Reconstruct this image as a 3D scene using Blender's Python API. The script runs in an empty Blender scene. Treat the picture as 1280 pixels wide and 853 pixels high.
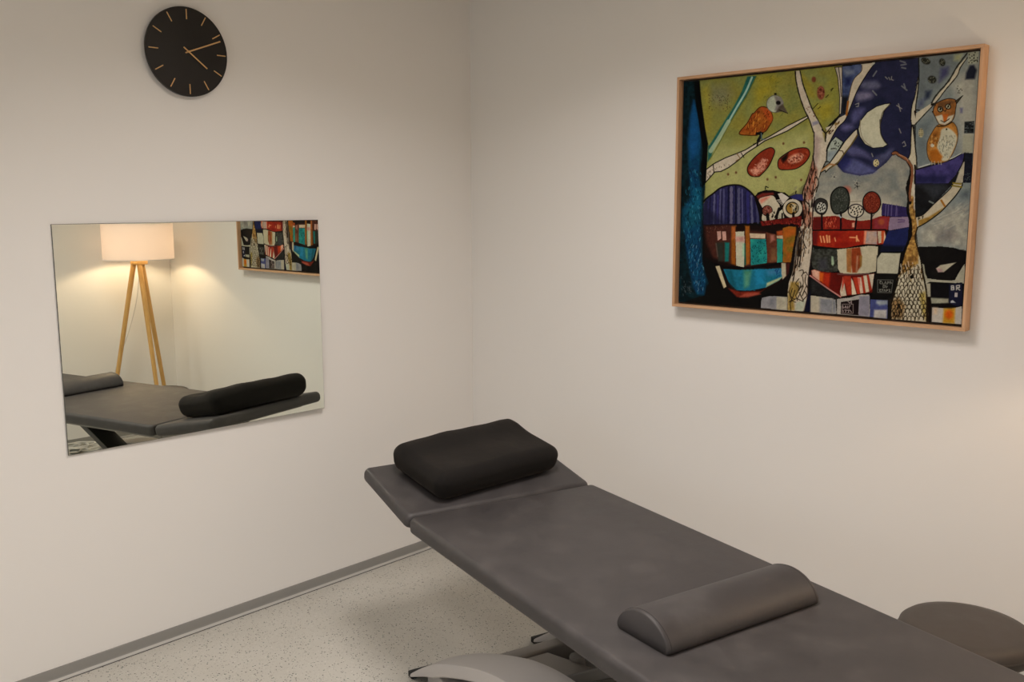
import bpy, bmesh, math, random
import numpy as np
from mathutils import Vector, Matrix, Quaternion

random.seed(4)
PI = math.pi
D = bpy.data
C = bpy.context.scene.collection

# ------------------------------------------------------------------ helpers
def link(o, parent=None):
    C.objects.link(o)
    if parent is not None:
        o.parent = parent
    return o

def empty(name, loc=(0, 0, 0), rot=(0, 0, 0)):
    o = D.objects.new(name, None)
    o.location = loc
    o.rotation_euler = rot
    o.empty_display_size = .1
    return link(o)

def tag(o, label, cat, group=None):
    o['label'] = label
    o['category'] = cat
    if group:
        o['group'] = group
    return o

def obj(name, bm, mats, parent=None, smooth=True, angle=35):
    bmesh.ops.recalc_face_normals(bm, faces=bm.faces[:])
    me = D.meshes.new(name)
    bm.to_mesh(me)
    bm.free()
    for m in (mats if isinstance(mats, (list, tuple)) else [mats]):
        me.materials.append(m)
    if smooth:
        me.polygons.foreach_set('use_smooth', [True] * len(me.polygons))
        if angle:
            me.set_sharp_from_angle(angle=math.radians(angle))
    return link(D.objects.new(name, me), parent)

def struct(name, bm, mats, parent=None, **k):
    o = obj(name, bm, mats, parent, **k)
    if parent is None:
        o['kind'] = 'structure'
    return o

def box(bm, x0, x1, y0, y1, z0, z1, bev=0, seg=3, mi=0, mat=None):
    g = bmesh.new()
    bmesh.ops.create_cube(g, size=1)
    for v in g.verts:
        v.co = Vector(((v.co.x + .5) * (x1 - x0) + x0, (v.co.y + .5) * (y1 - y0) + y0, (v.co.z + .5) * (z1 - z0) + z0))
    if bev:
        bmesh.ops.bevel(g, geom=g.edges[:], offset=bev, segments=seg, profile=.5, affect='EDGES')
    return merge(bm, g, mi, mat)

def merge(bm, g, mi=0, mat=None):
    if mat is not None:
        bmesh.ops.transform(g, matrix=mat, verts=g.verts)
    mp = {}
    for v in g.verts:
        mp[v] = bm.verts.new(v.co)
    for f in g.faces:
        try:
            nf = bm.faces.new([mp[v] for v in f.verts])
            nf.material_index = mi
        except ValueError:
            pass
    g.free()
    return bm

def lathe(bm, prof, n=48, axis='Z', mi=0, mat=None):
    g = bmesh.new()
    rings = []
    for r, h in prof:
        if r < 1e-6:
            rings.append([g.verts.new((0, 0, h))])
        else:
            rings.append([g.verts.new((r * math.cos(2 * PI * i / n), r * math.sin(2 * PI * i / n), h)) for i in range(n)])
    for a, b in zip(rings, rings[1:]):
        for i in range(n):
            j = (i + 1) % n
            if len(a) == 1 and len(b) > 1:
                g.faces.new((a[0], b[i], b[j]))
            elif len(b) == 1 and len(a) > 1:
                g.faces.new((a[i], a[j], b[0]))
            elif len(a) > 1:
                g.faces.new((a[i], a[j], b[j], b[i]))
    if axis == 'X':
        bmesh.ops.transform(g, matrix=Matrix.Rotation(PI / 2, 4, 'Y'), verts=g.verts)
    return merge(bm, g, mi, mat)

def catmull(pts, sub=8, closed=False):
    P = [Vector(p) for p in pts]
    n = len(P)
    out = []
    for i in range(n if closed else n - 1):
        p0 = P[(i - 1) % n] if (closed or i > 0) else P[0]
        p1, p2 = P[i], P[(i + 1) % n]
        p3 = P[(i + 2) % n] if (closed or i + 2 < n) else P[-1]
        for k in range(sub):
            t = k / sub
            out.append(.5 * (2 * p1 + (p2 - p0) * t + (2 * p0 - 5 * p1 + 4 * p2 - p3) * t * t + (3 * p1 - p0 - 3 * p2 + p3) * t ** 3))
    if not closed:
        out.append(P[-1])
    return out

def tube(bm, pts, r, n=10, closed=False, mi=0, r2=None, sub=0):
    if sub:
        pts = catmull(pts, sub, closed)
    pts = [Vector(p) for p in pts]
    N = len(pts)
    rings = []
    up = None
    for i, p in enumerate(pts):
        if closed:
            d = pts[(i + 1) % N] - pts[i - 1]
        else:
            d = pts[min(i + 1, N - 1)] - pts[max(i - 1, 0)]
        d.normalize()
        if up is None:
            up = Vector((0, 0, 1)) if abs(d.z) < .9 else Vector((1, 0, 0))
        a = d.cross(up).normalized()
        up = a.cross(d).normalized()
        rr = r if r2 is None else r + (r2 - r) * i / (N - 1)
        rings.append([bm.verts.new(p + (a * math.cos(2 * PI * k / n) + up * math.sin(2 * PI * k / n)) * rr) for k in range(n)])
    m = N if closed else N - 1
    for i in range(m):
        A, B = rings[i], rings[(i + 1) % N]
        for k in range(n):
            f = bm.faces.new((A[k], A[(k + 1) % n], B[(k + 1) % n], B[k]))
            f.material_index = mi
    if not closed:
        bm.faces.new(rings[0]).material_index = mi
        bm.faces.new(rings[-1]).material_index = mi
    return bm

# ------------------------------------------------------------------ materials
def lin(c):
    c = np.array(c, float) / 255.
    return np.where(c <= .04045, c / 12.92, ((c + .055) / 1.055) ** 2.4)

def mat(name, rgb, rough=.5, metal=0, spec=.5, **k):
    m = D.materials.new(name)
    m.use_nodes = True
    b = m.node_tree.nodes['Principled BSDF']
    b.inputs['Base Color'].default_value = (*rgb, 1)
    b.inputs['Roughness'].default_value = rough
    b.inputs['Metallic'].default_value = metal
    b.inputs['Specular IOR Level'].default_value = spec
    for kk, v in k.items():
        b.inputs[kk.replace('_', ' ')].default_value = v
    return m

def nodes(m):
    return m.node_tree.nodes, m.node_tree.links, m.node_tree.nodes['Principled BSDF']

def noise(m, scale, detail=4, rough=.5, stretch=None, coord='Object'):
    N, L, b = nodes(m)
    tc = N.new('ShaderNodeTexCoord')
    n = N.new('ShaderNodeTexNoise')
    n.inputs['Scale'].default_value = scale
    n.inputs['Detail'].default_value = detail
    n.inputs['Roughness'].default_value = rough
    if stretch:
        mp = N.new('ShaderNodeMapping')
        mp.inputs['Scale'].default_value = stretch
        L.new(tc.outputs[coord], mp.inputs['Vector'])
        L.new(mp.outputs['Vector'], n.inputs['Vector'])
    else:
        L.new(tc.outputs[coord], n.inputs['Vector'])
    return n

def ramp(m, fac, stops):
    N, L, b = nodes(m)
    r = N.new('ShaderNodeValToRGB')
    e = r.color_ramp.elements
    while len(e) < len(stops):
        e.new(.5)
    for k, (p, c) in enumerate(stops):
        e[k].position = p
        e[k].color = (*c, 1)
    L.new(fac, r.inputs['Fac'])
    return r

def bump(m, fac, strength, dist, prev=None):
    N, L, b = nodes(m)
    n = N.new('ShaderNodeBump')
    n.inputs['Strength'].default_value = strength
    n.inputs['Distance'].default_value = dist
    L.new(fac, n.inputs['Height'])
    if prev is not None:
        L.new(prev.outputs['Normal'], n.inputs['Normal'])
    L.new(n.outputs['Normal'], b.inputs['Normal'])
    return n

# white rolled emulsion wall
M_wall = mat('white_wall_paint', (.80, .785, .76), .85, spec=.25)
_n = noise(M_wall, 260, 3)
bump(M_wall, _n.outputs['Fac'], .12, .0015)
M_ceiling = mat('ceiling_paint', (.68, .64, .57), .9, spec=.2)
_n = noise(M_ceiling, 200, 2)
bump(M_ceiling, _n.outputs['Fac'], .1, .001)

# speckled sheet vinyl floor
M_floor = mat('speckled_vinyl', (.5, .5, .46), .42, spec=.4)
def build_floor():
    N, L, b = nodes(M_floor)
    tc = N.new('ShaderNodeTexCoord')
    base = noise(M_floor, 5, 4)
    r0 = ramp(M_floor, base.outputs['Fac'], [(.3, (.49, .475, .43)), (.7, (.53, .515, .47))])
    prev = r0.outputs['Color']
    for scale, thr, col, seed in ((120, .30, (.07, .07, .06), 0), (230, .30, (.13, .12, .10), 7), (85, .22, (.10, .15, .13), 3), (170, .22, (.72, .71, .67), 11)):
        mp = N.new('ShaderNodeMapping')
        mp.inputs['Location'].default_value = (seed, seed * 1.7, 0)
        L.new(tc.outputs['Object'], mp.inputs['Vector'])
        dn = N.new('ShaderNodeTexNoise')
        dn.inputs['Scale'].default_value = scale * 1.1
        L.new(mp.outputs['Vector'], dn.inputs['Vector'])
        mixv = N.new('ShaderNodeMixRGB')
        mixv.blend_type = 'ADD'
        mixv.inputs['Fac'].default_value = .006
        L.new(mp.outputs['Vector'], mixv.inputs['Color1'])
        L.new(dn.outputs['Color'], mixv.inputs['Color2'])
        v = N.new('ShaderNodeTexVoronoi')
        v.inputs['Scale'].default_value = scale
        L.new(mixv.outputs['Color'], v.inputs['Vector'])
        sep = N.new('ShaderNodeSeparateColor')
        L.new(v.outputs['Color'], sep.inputs['Color'])
        pick = N.new('ShaderNodeMath')
        pick.operation = 'LESS_THAN'
        L.new(sep.outputs['Red'], pick.inputs[0])
        pick.inputs[1].default_value = .17
        near = N.new('ShaderNodeMath')
        near.operation = 'LESS_THAN'
        L.new(v.outputs['Distance'], near.inputs[0])
        near.inputs[1].default_value = thr
        mul = N.new('ShaderNodeMath')
        mul.operation = 'MULTIPLY'
        L.new(pick.outputs[0], mul.inputs[0])
        L.new(near.outputs[0], mul.inputs[1])
        mx = N.new('ShaderNodeMixRGB')
        L.new(mul.outputs[0], mx.inputs['Fac'])
        L.new(prev, mx.inputs['Color1'])
        mx.inputs['Color2'].default_value = (*col, 1)
        prev = mx.outputs['Color']
    L.new(prev, b.inputs['Base Color'])
build_floor()

M_base = mat('grey_skirting_vinyl', (.25, .245, .23), .5)
M_base_lip = mat('pale_skirting_lip', (.44, .43, .405), .5)
M_joint = mat('dark_joint', (.03, .027, .025), .9)

# grey brown synthetic leather
def leather(name, a, b_, c_):
    m = mat(name, a, .5, spec=.42)
    N, L, b = nodes(m)
    n1 = noise(m, 9, 6, .62)
    r = ramp(m, n1.outputs['Fac'], [(.32, a), (.52, b_), (.68, c_)])
    L.new(r.outputs['Color'], b.inputs['Base Color'])
    rr = ramp(m, n1.outputs['Fac'], [(.3, (.44, .44, .44)), (.7, (.60, .60, .60))])
    L.new(rr.outputs['Color'], b.inputs['Roughness'])
    n2 = noise(m, 420, 3)
    n3 = noise(m, 9, 3)
    p = bump(m, n3.outputs['Fac'], .12, .01)
    bump(m, n2.outputs['Fac'], .18, .0008, p)
    return m
M_leather = leather('grey_leatherette', (.038, .0345, .0355), (.047, .0425, .043), (.062, .0565, .056))
M_leather_stool = leather('brown_grey_leatherette', (.046, .038, .033), (.052, .043, .037), (.060, .050, .043))
M_seam = mat('stitched_seam', (.035, .03, .03), .8)

M_pillow = mat('black_jersey', (.0085, .0075, .007), .88, spec=.18, Sheen_Weight=.12, Sheen_Roughness=.5)
M_pillow.node_tree.nodes['Principled BSDF'].inputs['Sheen Tint'].default_value = (.5, .42, .35, 1)
_n = noise(M_pillow, 900, 2)
_n2 = noise(M_pillow, 14, 3)
_p = bump(M_pillow, _n2.outputs['Fac'], .25, .01)
bump(M_pillow, _n.outputs['Fac'], .3, .0006, _p)

M_silver = mat('silver_grey_plastic', (.46, .44, .43), .42, spec=.5)
M_steel = mat('grey_painted_steel', (.22, .205, .19), .4, spec=.5)
M_dark = mat('charcoal_steel', (.028, .026, .022), .45)
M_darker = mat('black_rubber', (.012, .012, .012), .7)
M_arm_lit_side = mat('charcoal_steel_lit_side', (.10, .095, .09), .45)
M_alu = mat('brushed_aluminium', (.55, .55, .53), .35, metal=.8)

def wood(name, c1, c2, rough=.5, stretch=(1, 1, 1), sc=30):
    m = mat(name, c1, rough, spec=.35)
    N, L, b = nodes(m)
    n = noise(m, sc, 5, .6, stretch)
    r = ramp(m, n.outputs['Fac'], [(.3, c1), (.7, c2)])
    L.new(r.outputs['Color'], b.inputs['Base Color'])
    return m
M_frame_h = wood('oak_frame_horizontal', (.50, .29, .155), (.62, .38, .22), .5, (.12, 3, 3), 40)
M_frame_v = wood('oak_frame_vertical', (.50, .29, .155), (.62, .38, .22), .5, (3, 3, .12), 40)
M_legwood = wood('oiled_lamp_wood', (.56, .31, .09), (.68, .41, .14), .45, (3, 3, .15), 40)
M_gap = mat('dark_frame_rebate', (.05, .03, .018), .8)

M_clock = mat('matt_black_clock', (.0135, .011, .0095), .5, spec=.35)
M_gold = mat('brushed_brass', (.66, .40, .17), .45, metal=.25, spec=.4)

M_mirror = mat('silvered_glass', (.87, .91, .82), .0, metal=1)
M_mirror_edge = mat('mirror_cut_edge', (.09, .09, .075), .25, spec=.6)

M_shade = D.materials.new('linen_lamp_shade')
def build_shade():
    m = M_shade
    m.use_nodes = True
    N, L = m.node_tree.nodes, m.node_tree.links
    N.clear()
    o = N.new('ShaderNodeOutputMaterial')
    d = N.new('ShaderNodeBsdfDiffuse')
    t = N.new('ShaderNodeBsdfTranslucent')
    d.inputs['Color'].default_value = (.84, .79, .77, 1)
    t.inputs['Color'].default_value = (.83, .76, .73, 1)
    mx = N.new('ShaderNodeMixShader')
    mx.inputs[0].default_value = .36
    L.new(d.outputs[0], mx.inputs[1])
    L.new(t.outputs[0], mx.inputs[2])
    tc = N.new('ShaderNodeTexCoord')
    n = N.new('ShaderNodeTexNoise')
    n.inputs['Scale'].default_value = 400
    b = N.new('ShaderNodeBump')
    b.inputs['Strength'].default_value = .15
    b.inputs['Distance'].default_value = .001
    L.new(tc.outputs['Object'], n.inputs['Vector'])
    L.new(n.outputs['Fac'], b.inputs['Height'])
    L.new(b.outputs['Normal'], d.inputs['Normal'])
    L.new(mx.outputs[0], o.inputs['Surface'])
build_shade()

def emis(name, col, s):
    m = D.materials.new(name)
    m.use_nodes = True
    b = m.node_tree.nodes['Principled BSDF']
    b.inputs['Base Color'].default_value = (*col, 1)
    b.inputs['Emission Color'].default_value = (*col, 1)
    b.inputs['Emission Strength'].default_value = s
    return m

M_cord = mat('white_flex', (.62, .60, .55), .5)
M_plug = mat('grey_green_plastic', (.16, .17, .15), .5)
M_white = mat('white_lacquer', (.75, .74, .72), .4)
M_chrome = mat('chrome', (.7, .7, .7), .15, metal=1)

# ------------------------------------------------------------------ room
RX, RY, RZ = 3.249, -4.8, 2.54
CAM = Vector((3.120, -3.038, 1.58))

def plane(x, y, z, mat_):
    pass

b = bmesh.new(); box(b, -.12, RX + .12, RY - .12, .12, -.1, 0)
struct('floor', b, M_floor, smooth=False)
b = bmesh.new(); box(b, -.12, RX + .12, RY - .12, .12, RZ, RZ + .1)
struct('ceiling', b, M_ceiling, smooth=False)
b = bmesh.new(); box(b, -.12, 0, RY - .12, .12, 0, RZ)
struct('wall_left', b, M_wall, smooth=False)
b = bmesh.new(); box(b, 0, RX, 0, .12, 0, RZ)
struct('wall_right', b, M_wall, smooth=False)
b = bmesh.new(); box(b, RX, RX + .12, RY - .12, .12, 0, RZ)
struct('wall_back', b, M_wall, smooth=False)
b = bmesh.new(); box(b, 0, RX, RY - .12, RY, 0, RZ)
struct('wall_near', b, M_wall, smooth=False)

# unseen window added behind the camera, its glowing pane a cool daylight fill
def build_fill_window():
    x0, x1, z0, z1, y = .95, 2.25, .95, 2.05, RY
    b = bmesh.new()
    f = .055
    for a in ((x0, x1, z0, z0 + f), (x0, x1, z1 - f, z1), (x0, x0 + f, z0 + f, z1 - f), (x1 - f, x1, z0 + f, z1 - f), ((x0 + x1) / 2 - .03, (x0 + x1) / 2 + .03, z0 + f, z1 - f)):
        box(b, a[0], a[1], y + .001, y + .04, a[2], a[3], .003, 2)
    w_ = struct('fill_window_1', b, M_white)
    b = bmesh.new(); box(b, x0 + f, x1 - f, y + .006, y + .014, z0 + f, z1 - f)
    obj('fill_pane', b, emis('cool_fill_glow', (.72, .86, 1.0), FILL_WINDOW_S), w_, smooth=False)
FILL_WINDOW_S = 1.3

# coved vinyl skirting: upstand, small pale lip on the floor, dark joint line
def skirting(name, p0, p1, nrm):
    b = bmesh.new()
    p0, p1, n = Vector(p0), Vector(p1), Vector(nrm)
    prof = [(0, .0455, 0), (.0045, .045, 0), (.006, .040, 0), (.0065, .0175, 0), (.0075, .0115, 0), (.0085, .0095, 1), (.013, .0035, 1), (.0155, .0028, 1), (.0157, .0012, 2), (.0185, .0008, 2), (.0185, 0, 2), (0, 0, 2)]
    rows = [[b.verts.new(q + n * d + Vector((0, 0, h))) for d, h, _ in prof] for q in (p0, p1)]
    for i in range(len(prof)):
        j = (i + 1) % len(prof)
        f = b.faces.new((rows[0][i], rows[0][j], rows[1][j], rows[1][i]))
        f.material_index = prof[i][2]
    b.faces.new(rows[0]); b.faces.new(rows[1])
    struct(name, b, [M_base, M_base_lip, M_joint], angle=50)
build_fill_window()
skirting('baseboard_left', (0, RY, 0), (0, 0, 0), (1, 0, 0))
skirting('baseboard_right', (0.0065, 0, 0), (RX, 0, 0), (0, -1, 0))
skirting('baseboard_back', (RX, RY, 0), (RX, -.0065, 0), (-1, 0, 0))
skirting('baseboard_near', (0.0065, RY, 0), (RX - .0065, RY, 0), (0, 1, 0))

# ------------------------------------------------------------------ ceiling lights (recessed)
def ceiling_panel(x, y, sx, sy, col, s, label):
    e = empty('ceiling_light', (x, y, RZ))
    tag(e, label, 'ceiling light')
    b = bmesh.new()
    t = .018
    for a in ((-sx, sx, -sy, -sy + t), (-sx, sx, sy - t, sy), (-sx, -sx + t, -sy + t, sy - t), (sx - t, sx, -sy + t, sy - t)):
        box(b, a[0], a[1], a[2], a[3], -.012, -.0005, .002, 2)
    obj('frame', b, M_white, e)
    b = bmesh.new(); box(b, -sx + t, sx - t, -sy + t, sy - t, -.008, -.002)
    obj('diffuser', b, emis('panel_glow', col, s), e, smooth=False)

# ------------------------------------------------------------------ wall mirror (frameless)
MY0, MY1, MZ0, MZ1 = -1.869, -.865, .759, 1.517
def build_mirror():
    w, h, t = (MY1 - MY0) / 2, (MZ1 - MZ0) / 2, .0025
    g = bmesh.new()
    vs = []
    ch = .0012
    for x, k in ((-t, 0), (t - ch, 0), (t, ch)):
        vs.append([g.verts.new((x, sy * (w - k), sz * (h - k))) for sy, sz in ((-1, -1), (1, -1), (1, 1), (-1, 1))])
    g.faces.new(vs[0]).material_index = 1
    for a, c in zip(vs, vs[1:]):
        for i in range(4):
            g.faces.new((a[i], a[(i + 1) % 4], c[(i + 1) % 4], c[i])).material_index = 1
    g.faces.new(vs[2]).material_index = 0
    o = obj('wall_mirror', g, [M_mirror, M_mirror_edge], smooth=False)
    o.location = (.0125, (MY0 + MY1) / 2, (MZ0 + MZ1) / 2)
    o.rotation_mode = 'QUATERNION'
    o.rotation_quaternion = Vector((1, 0, 0)).rotation_difference(Vector((1, MT[0], MT[1])).normalized())
    tag(o, 'frameless rectangular mirror on the left wall below the round clock', 'mirror')
MT = (-.017, .0035)
build_mirror()

# ------------------------------------------------------------------ wall clock
def build_clock():
    R = .150
    e = empty('wall_clock', (0, -1.382, 2.099))
    tag(e, 'round black wall clock with brass hands and hour marks', 'clock')
    b = bmesh.new()
    lathe(b, [(0, .0005), (R - .012, .0005), (R - .010, .006), (R - .002, .010), (R, .014), (R, .024), (R - .0015, .0265), (R - .004, .0275), (0, .0275)], 96, 'X')
    obj('case', b, M_clock, e, angle=30)
    for k in range(12):
        a = 2 * PI * k / 12
        b = bmesh.new()
        box(b, .0272, .0292, -.0018, .0018, .72 * R, .945 * R, .0006, 1, mat=Matrix.Rotation(-a, 4, 'X'))
        obj('hour_mark', b, M_gold, e)
    for nm, ang, l, t, w, x in (('hour_hand', 127.5, .56, .15, .0023, .031), ('minute_hand', 68.5, .86, .10, .0024, .034)):
        b = bmesh.new()
        box(b, x, x + .0015, -w, w, -t * R, l * R, .0005, 1, mat=Matrix.Rotation(-math.radians(ang), 4, 'X'))
        obj(nm, b, M_gold, e)
    b = bmesh.new()
    lathe(b, [(0, .0272), (.0035, .0272), (.0035, .0362), (0, .0368)], 20, 'X')
    obj('centre_pin', b, M_gold, e)
build_clock()

#PAINT-BEGIN
# ------------------------------------------------------------------ framed painting on the right wall
PX0, PX1, PZ0, PZ1 = 1.136, 2.193, 1.189, 2.037
CORN = {'TL': (852.3, 101.4), 'TR': (1222.7, 64.6), 'BR': (1199.3, 406.9), 'BL': (847.6, 375.9)}
def paint_artwork(nu, nv):
    """colour of every grid point of the artwork; shapes are drawn in the sheet coordinates of CORN"""
    src = [(0, 1), (1, 1), (1, 0), (0, 0)]
    dst = [CORN[k] for k in ('TL', 'TR', 'BR', 'BL')]
    A, B = [], []
    for (x, y), (X, Y) in zip(src, dst):
        A.append([x, y, 1, 0, 0, 0, -X * x, -X * y]); B.append(X)
        A.append([0, 0, 0, x, y, 1, -Y * x, -Y * y]); B.append(Y)
    h = np.append(np.linalg.solve(np.array(A), np.array(B)), 1).reshape(3, 3)
    uu, vv = np.meshgrid(np.linspace(0, 1, nu), np.linspace(0, 1, nv))
    uu, vv = uu.ravel(), vv.ravel()
    q = h @ np.stack([uu, vv, np.ones_like(uu)])
    X, Y = q[0] / q[2], q[1] / q[2]
    col = np.tile(np.array([16., 15., 13.]), (len(X), 1))
    K = 9.482
    T = {'T1': (840, 90), 'T2': (940, 80), 'T3': (1030, 70), 'T4': (1120, 60), 'M1': (840, 170), 'M2': (940, 160), 'M3': (1030, 150), 'M4': (1120, 140),
         'N1': (840, 230), 'N2': (930, 230), 'N3': (1010, 230), 'N4': (1110, 230), 'B1': (840, 305), 'B2': (930, 310), 'B3': (1010, 320), 'B4': (1110, 330)}
    def px(s):
        """'T1 10,20 30,40 M1 5,6' -> sheet points"""
        out = []
        o = None
        for w_ in s.split():
            if w_ in T:
                o = T[w_]
            else:
                a, b_ = w_.split(',')
                out.append((o[0] + float(a) / K, o[1] + float(b_) / K))
        return np.array(out)
    def smooth(p, closed=True, sub=5):
        n = len(p); out = []
        rng_ = range(n if closed else n - 1)
        for i in rng_:
            p0 = p[(i - 1) % n] if closed or i > 0 else p[0]
            p1, p2 = p[i], p[(i + 1) % n]
            p3 = p[(i + 2) % n] if closed or i + 2 < n else p[-1]
            for k in range(sub):
                t = k / sub
                out.append(.5 * (2 * p1 + (p2 - p0) * t + (2 * p0 - 5 * p1 + 4 * p2 - p3) * t * t + (3 * p1 - p0 - 3 * p2 + p3) * t ** 3))
        if not closed:
            out.append(p[-1])
        return np.array(out)
    def vnoise(x, y, s, seed):
        r_ = np.random.RandomState(seed).rand(64, 64)
        x, y = x / s, y / s
        xi, yi = np.floor(x).astype(int), np.floor(y).astype(int)
        fx, fy = x - xi, y - yi
        fx, fy = fx * fx * (3 - 2 * fx), fy * fy * (3 - 2 * fy)
        g_ = lambda a, b_: r_[a % 64, b_ % 64]
        return (g_(xi, yi) * (1 - fx) + g_(xi + 1, yi) * fx) * (1 - fy) + (g_(xi, yi + 1) * (1 - fx) + g_(xi + 1, yi + 1) * fx) * fy
    def inside(p, idx):
        x, y = X[idx], Y[idx]
        c = np.zeros(len(idx), bool)
        n = len(p)
        for i in range(n):
            x1, y1 = p[i]; x2, y2 = p[(i + 1) % n]
            if y1 == y2:
                continue
            k = ((y1 > y) != (y2 > y)) & (x < (x2 - x1) * (y - y1) / (y2 - y1) + x1)
            c ^= k
        return c
    def bbox(p, m):
        return np.nonzero((X > p[:, 0].min() - m) & (X < p[:, 0].max() + m) & (Y > p[:, 1].min() - m) & (Y < p[:, 1].max() + m))[0]
    def sdist(p, idx, closed):
        x, y = X[idx], Y[idx]
        d = np.full(len(idx), 1e9)
        n = len(p)
        for i in range(n if closed else n - 1):
            a, b_ = p[i], p[(i + 1) % n]
            e = b_ - a
            L2 = max(e @ e, 1e-9)
            t = np.clip(((x - a[0]) * e[0] + (y - a[1]) * e[1]) / L2, 0, 1)
            d = np.minimum(d, np.hypot(x - a[0] - t * e[0], y - a[1] - t * e[1]))
        return d
    def put(idx, a, c):
        a = np.clip(a, 0, 1)[:, None]
        col[idx] = col[idx] * (1 - a) + np.array(c, float) * a
    def P(s, c, sm=0, line=0, lc=(14, 13, 12), nz=.10, soft=0, alpha=1, st=(6, 6), seed=1, c2=None):
        p = px(s) if isinstance(s, str) else s
        if sm:
            p = smooth(p)
        idx = bbox(p, max(soft, line, 1))
        if not len(idx):
            return
        ins = inside(p, idx)
        if soft:
            d = sdist(p, idx, True) * np.where(ins, 1, -1)
            a = np.clip(.5 + d / soft / 2, 0, 1)
        else:
            a = ins.astype(float)
        k = idx[a > 0]; a = a[a > 0] * alpha
        n_ = vnoise(X[k], Y[k], st[0], seed) * .6 + vnoise(X[k] * st[1] / st[0] + 9, Y[k], st[1], seed + 1) * .4
        cc = np.tile(np.array(c, float), (len(k), 1))
        if c2 is not None:
            w_ = np.clip((n_ - .3) / .4, 0, 1)[:, None]
            cc = cc * (1 - w_) + np.array(c2, float) * w_
        cc = cc * (1 + nz * 1.0 * (vnoise(X[k], Y[k], 1.6, seed + 5) - .5)[:, None]) * (1 + nz * 1.5 * (n_ - .5)[:, None])
        put(k, a, 0)
        a = a[:, None]
        col[k] = col[k] + cc * a
        if line:
            S(p, line, lc, closed=True)
    def S(s, w_, c, sm=0, closed=False, alpha=1, jit=0):
        p = px(s) if isinstance(s, str) else s
        if sm:
            p = smooth(p, closed)
        idx = bbox(p, w_ + 1)
        if not len(idx):
            return
        d = sdist(p, idx, closed)
        ww = w_ / 2 * (1 + jit * (vnoise(X[idx], Y[idx], 2.5, 3) - .5))
        a = np.clip((ww - d) / .45 + .5, 0, 1) * alpha
        k = a > 0
        put(idx[k], a[k], c)
    def E(t, cx, cy, rx, ry, c, **kw):
        o = T[t]
        a = np.linspace(0, 2 * PI, 28, endpoint=False)
        rot = kw.pop('rot', 0)
        ex, ey = np.cos(a) * rx, np.sin(a) * ry
        p = np.stack([o[0] + (cx + ex * math.cos(rot) - ey * math.sin(rot)) / K, o[1] + (cy + ex * math.sin(rot) + ey * math.cos(rot)) / K], 1)
        P(p, c, **kw)
    rr = random.Random(8)
    def scatter(region, n, c, w_=.7, ln=0, ang=PI / 2, spread=.3, alpha=.9, sm=0):
        p = px(region)
        if sm:
            p = smooth(p)
        x0, y0 = p.min(0); x1, y1 = p.max(0)
        tries = 0; done = 0
        while done < n and tries < n * 30:
            tries += 1
            x, y = rr.uniform(x0, x1), rr.uniform(y0, y1)
            cc = False
            for i in range(len(p)):
                (ax, ay), (bx, by) = p[i], p[(i + 1) % len(p)]
                if (ay > y) != (by > y) and x < (bx - ax) * (y - ay) / (by - ay) + ax:
                    cc = not cc
            if not cc:
                continue
            done += 1
            a = ang + rr.uniform(-spread, spread)
            l = ln * rr.uniform(.5, 1.3) / 2
            S(np.array([(x - l * math.cos(a), y - l * math.sin(a)), (x + .01 + l * math.cos(a), y + l * math.sin(a))]), w_, c[rr.randrange(len(c))] if isinstance(c, list) else c, alpha=alpha)
    INK = (18, 15, 12)
    CRM = (178, 168, 146)
    # --- olive ground and sky
    P('T1 290,60 T3 190,90 190,500 165,690 0,853 M2 700,600 560,853 N2 700,0 500,150 0,130 N1 380,180 M1 380,560 400,100', (126, 122, 52), c2=(112, 116, 60), nz=.10, st=(13, 7))
    P('M1 380,560 400,100 1043,60 M2 700,0 720,400 560,853 N2 560,140 0,140 N1 380,200', (150, 150, 92), soft=9, nz=.06, c2=(138, 140, 84), st=(12, 6), seed=4)
    P('T1 420,150 640,140 700,260 560,420 420,330', (112, 112, 86), soft=7, alpha=.7)
    P('T1 340,170 420,120 430,560 380,700 350,400', (146, 138, 44), soft=4, alpha=.6)
    P('T2 20,150 200,120 330,160 120,420 0,520', (146, 134, 30), soft=6, alpha=.6)
    P('T2 560,90 700,280 720,420 620,330', (142, 130, 38), soft=3, alpha=.6)
    P('T2 720,480 960,440 900,650 800,700', (146, 132, 28), soft=5, alpha=.6)
    P('T2 380,250 520,300 560,500 430,560', (100, 108, 58), soft=5, alpha=.6)
    P('T3 40,200 110,160 120,480 60,560', (122, 126, 50), soft=4, alpha=.6)
    scatter('T1 390,260 690,260 660,460 420,440', 55, [(70, 38, 22), (60, 56, 34)], .8, .4)
    scatter('T2 20,120 480,100 560,560 300,640 100,400', 60, [(84, 92, 44), (96, 96, 40)], 1.2, 2.5, -.8, .5, .4)
    scatter('M1 420,460 1000,480 M2 600,600 560,760 20,700', 36, [(124, 110, 70), (112, 116, 70)], 1.0, .5, alpha=.5)
    for t, x, y in (('M1', 648, 448), ('M1', 742, 428), ('M2', 352, 182), ('M2', 597, 172), ('M2', 264, 582), ('M2', 165, 606), ('M2', 565, 615)):
        E(t, x, y, 13, 15, (96, 66, 40), soft=.6)
    # --- grey blue lower sky, right sky
    P('M2 860,400 M3 200,560 420,640 820,400 M3 1010,480 N4 220,300 N3 850,240 700,440 60,400 N2 800,200 M2 760,640', (112, 116, 108), nz=.07, c2=(126, 126, 112), st=(9, 5))
    P('N3 470,120 640,160 850,180 1043,250 860,260 700,440 400,420 60,390 60,220', (166, 160, 138), soft=8, nz=.05)
    P('T4 230,90 1000,10 985,853 M4 900,853 N4 955,820 880,790 340,760 300,400 215,200 M4 215,853 T4 215,853', (122, 130, 122), c2=(110, 118, 114), nz=.06, st=(9, 5))
    P('T4 240,110 700,75 720,210 520,420 330,660 215,780', (96, 104, 102), soft=5, nz=.08)
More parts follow.
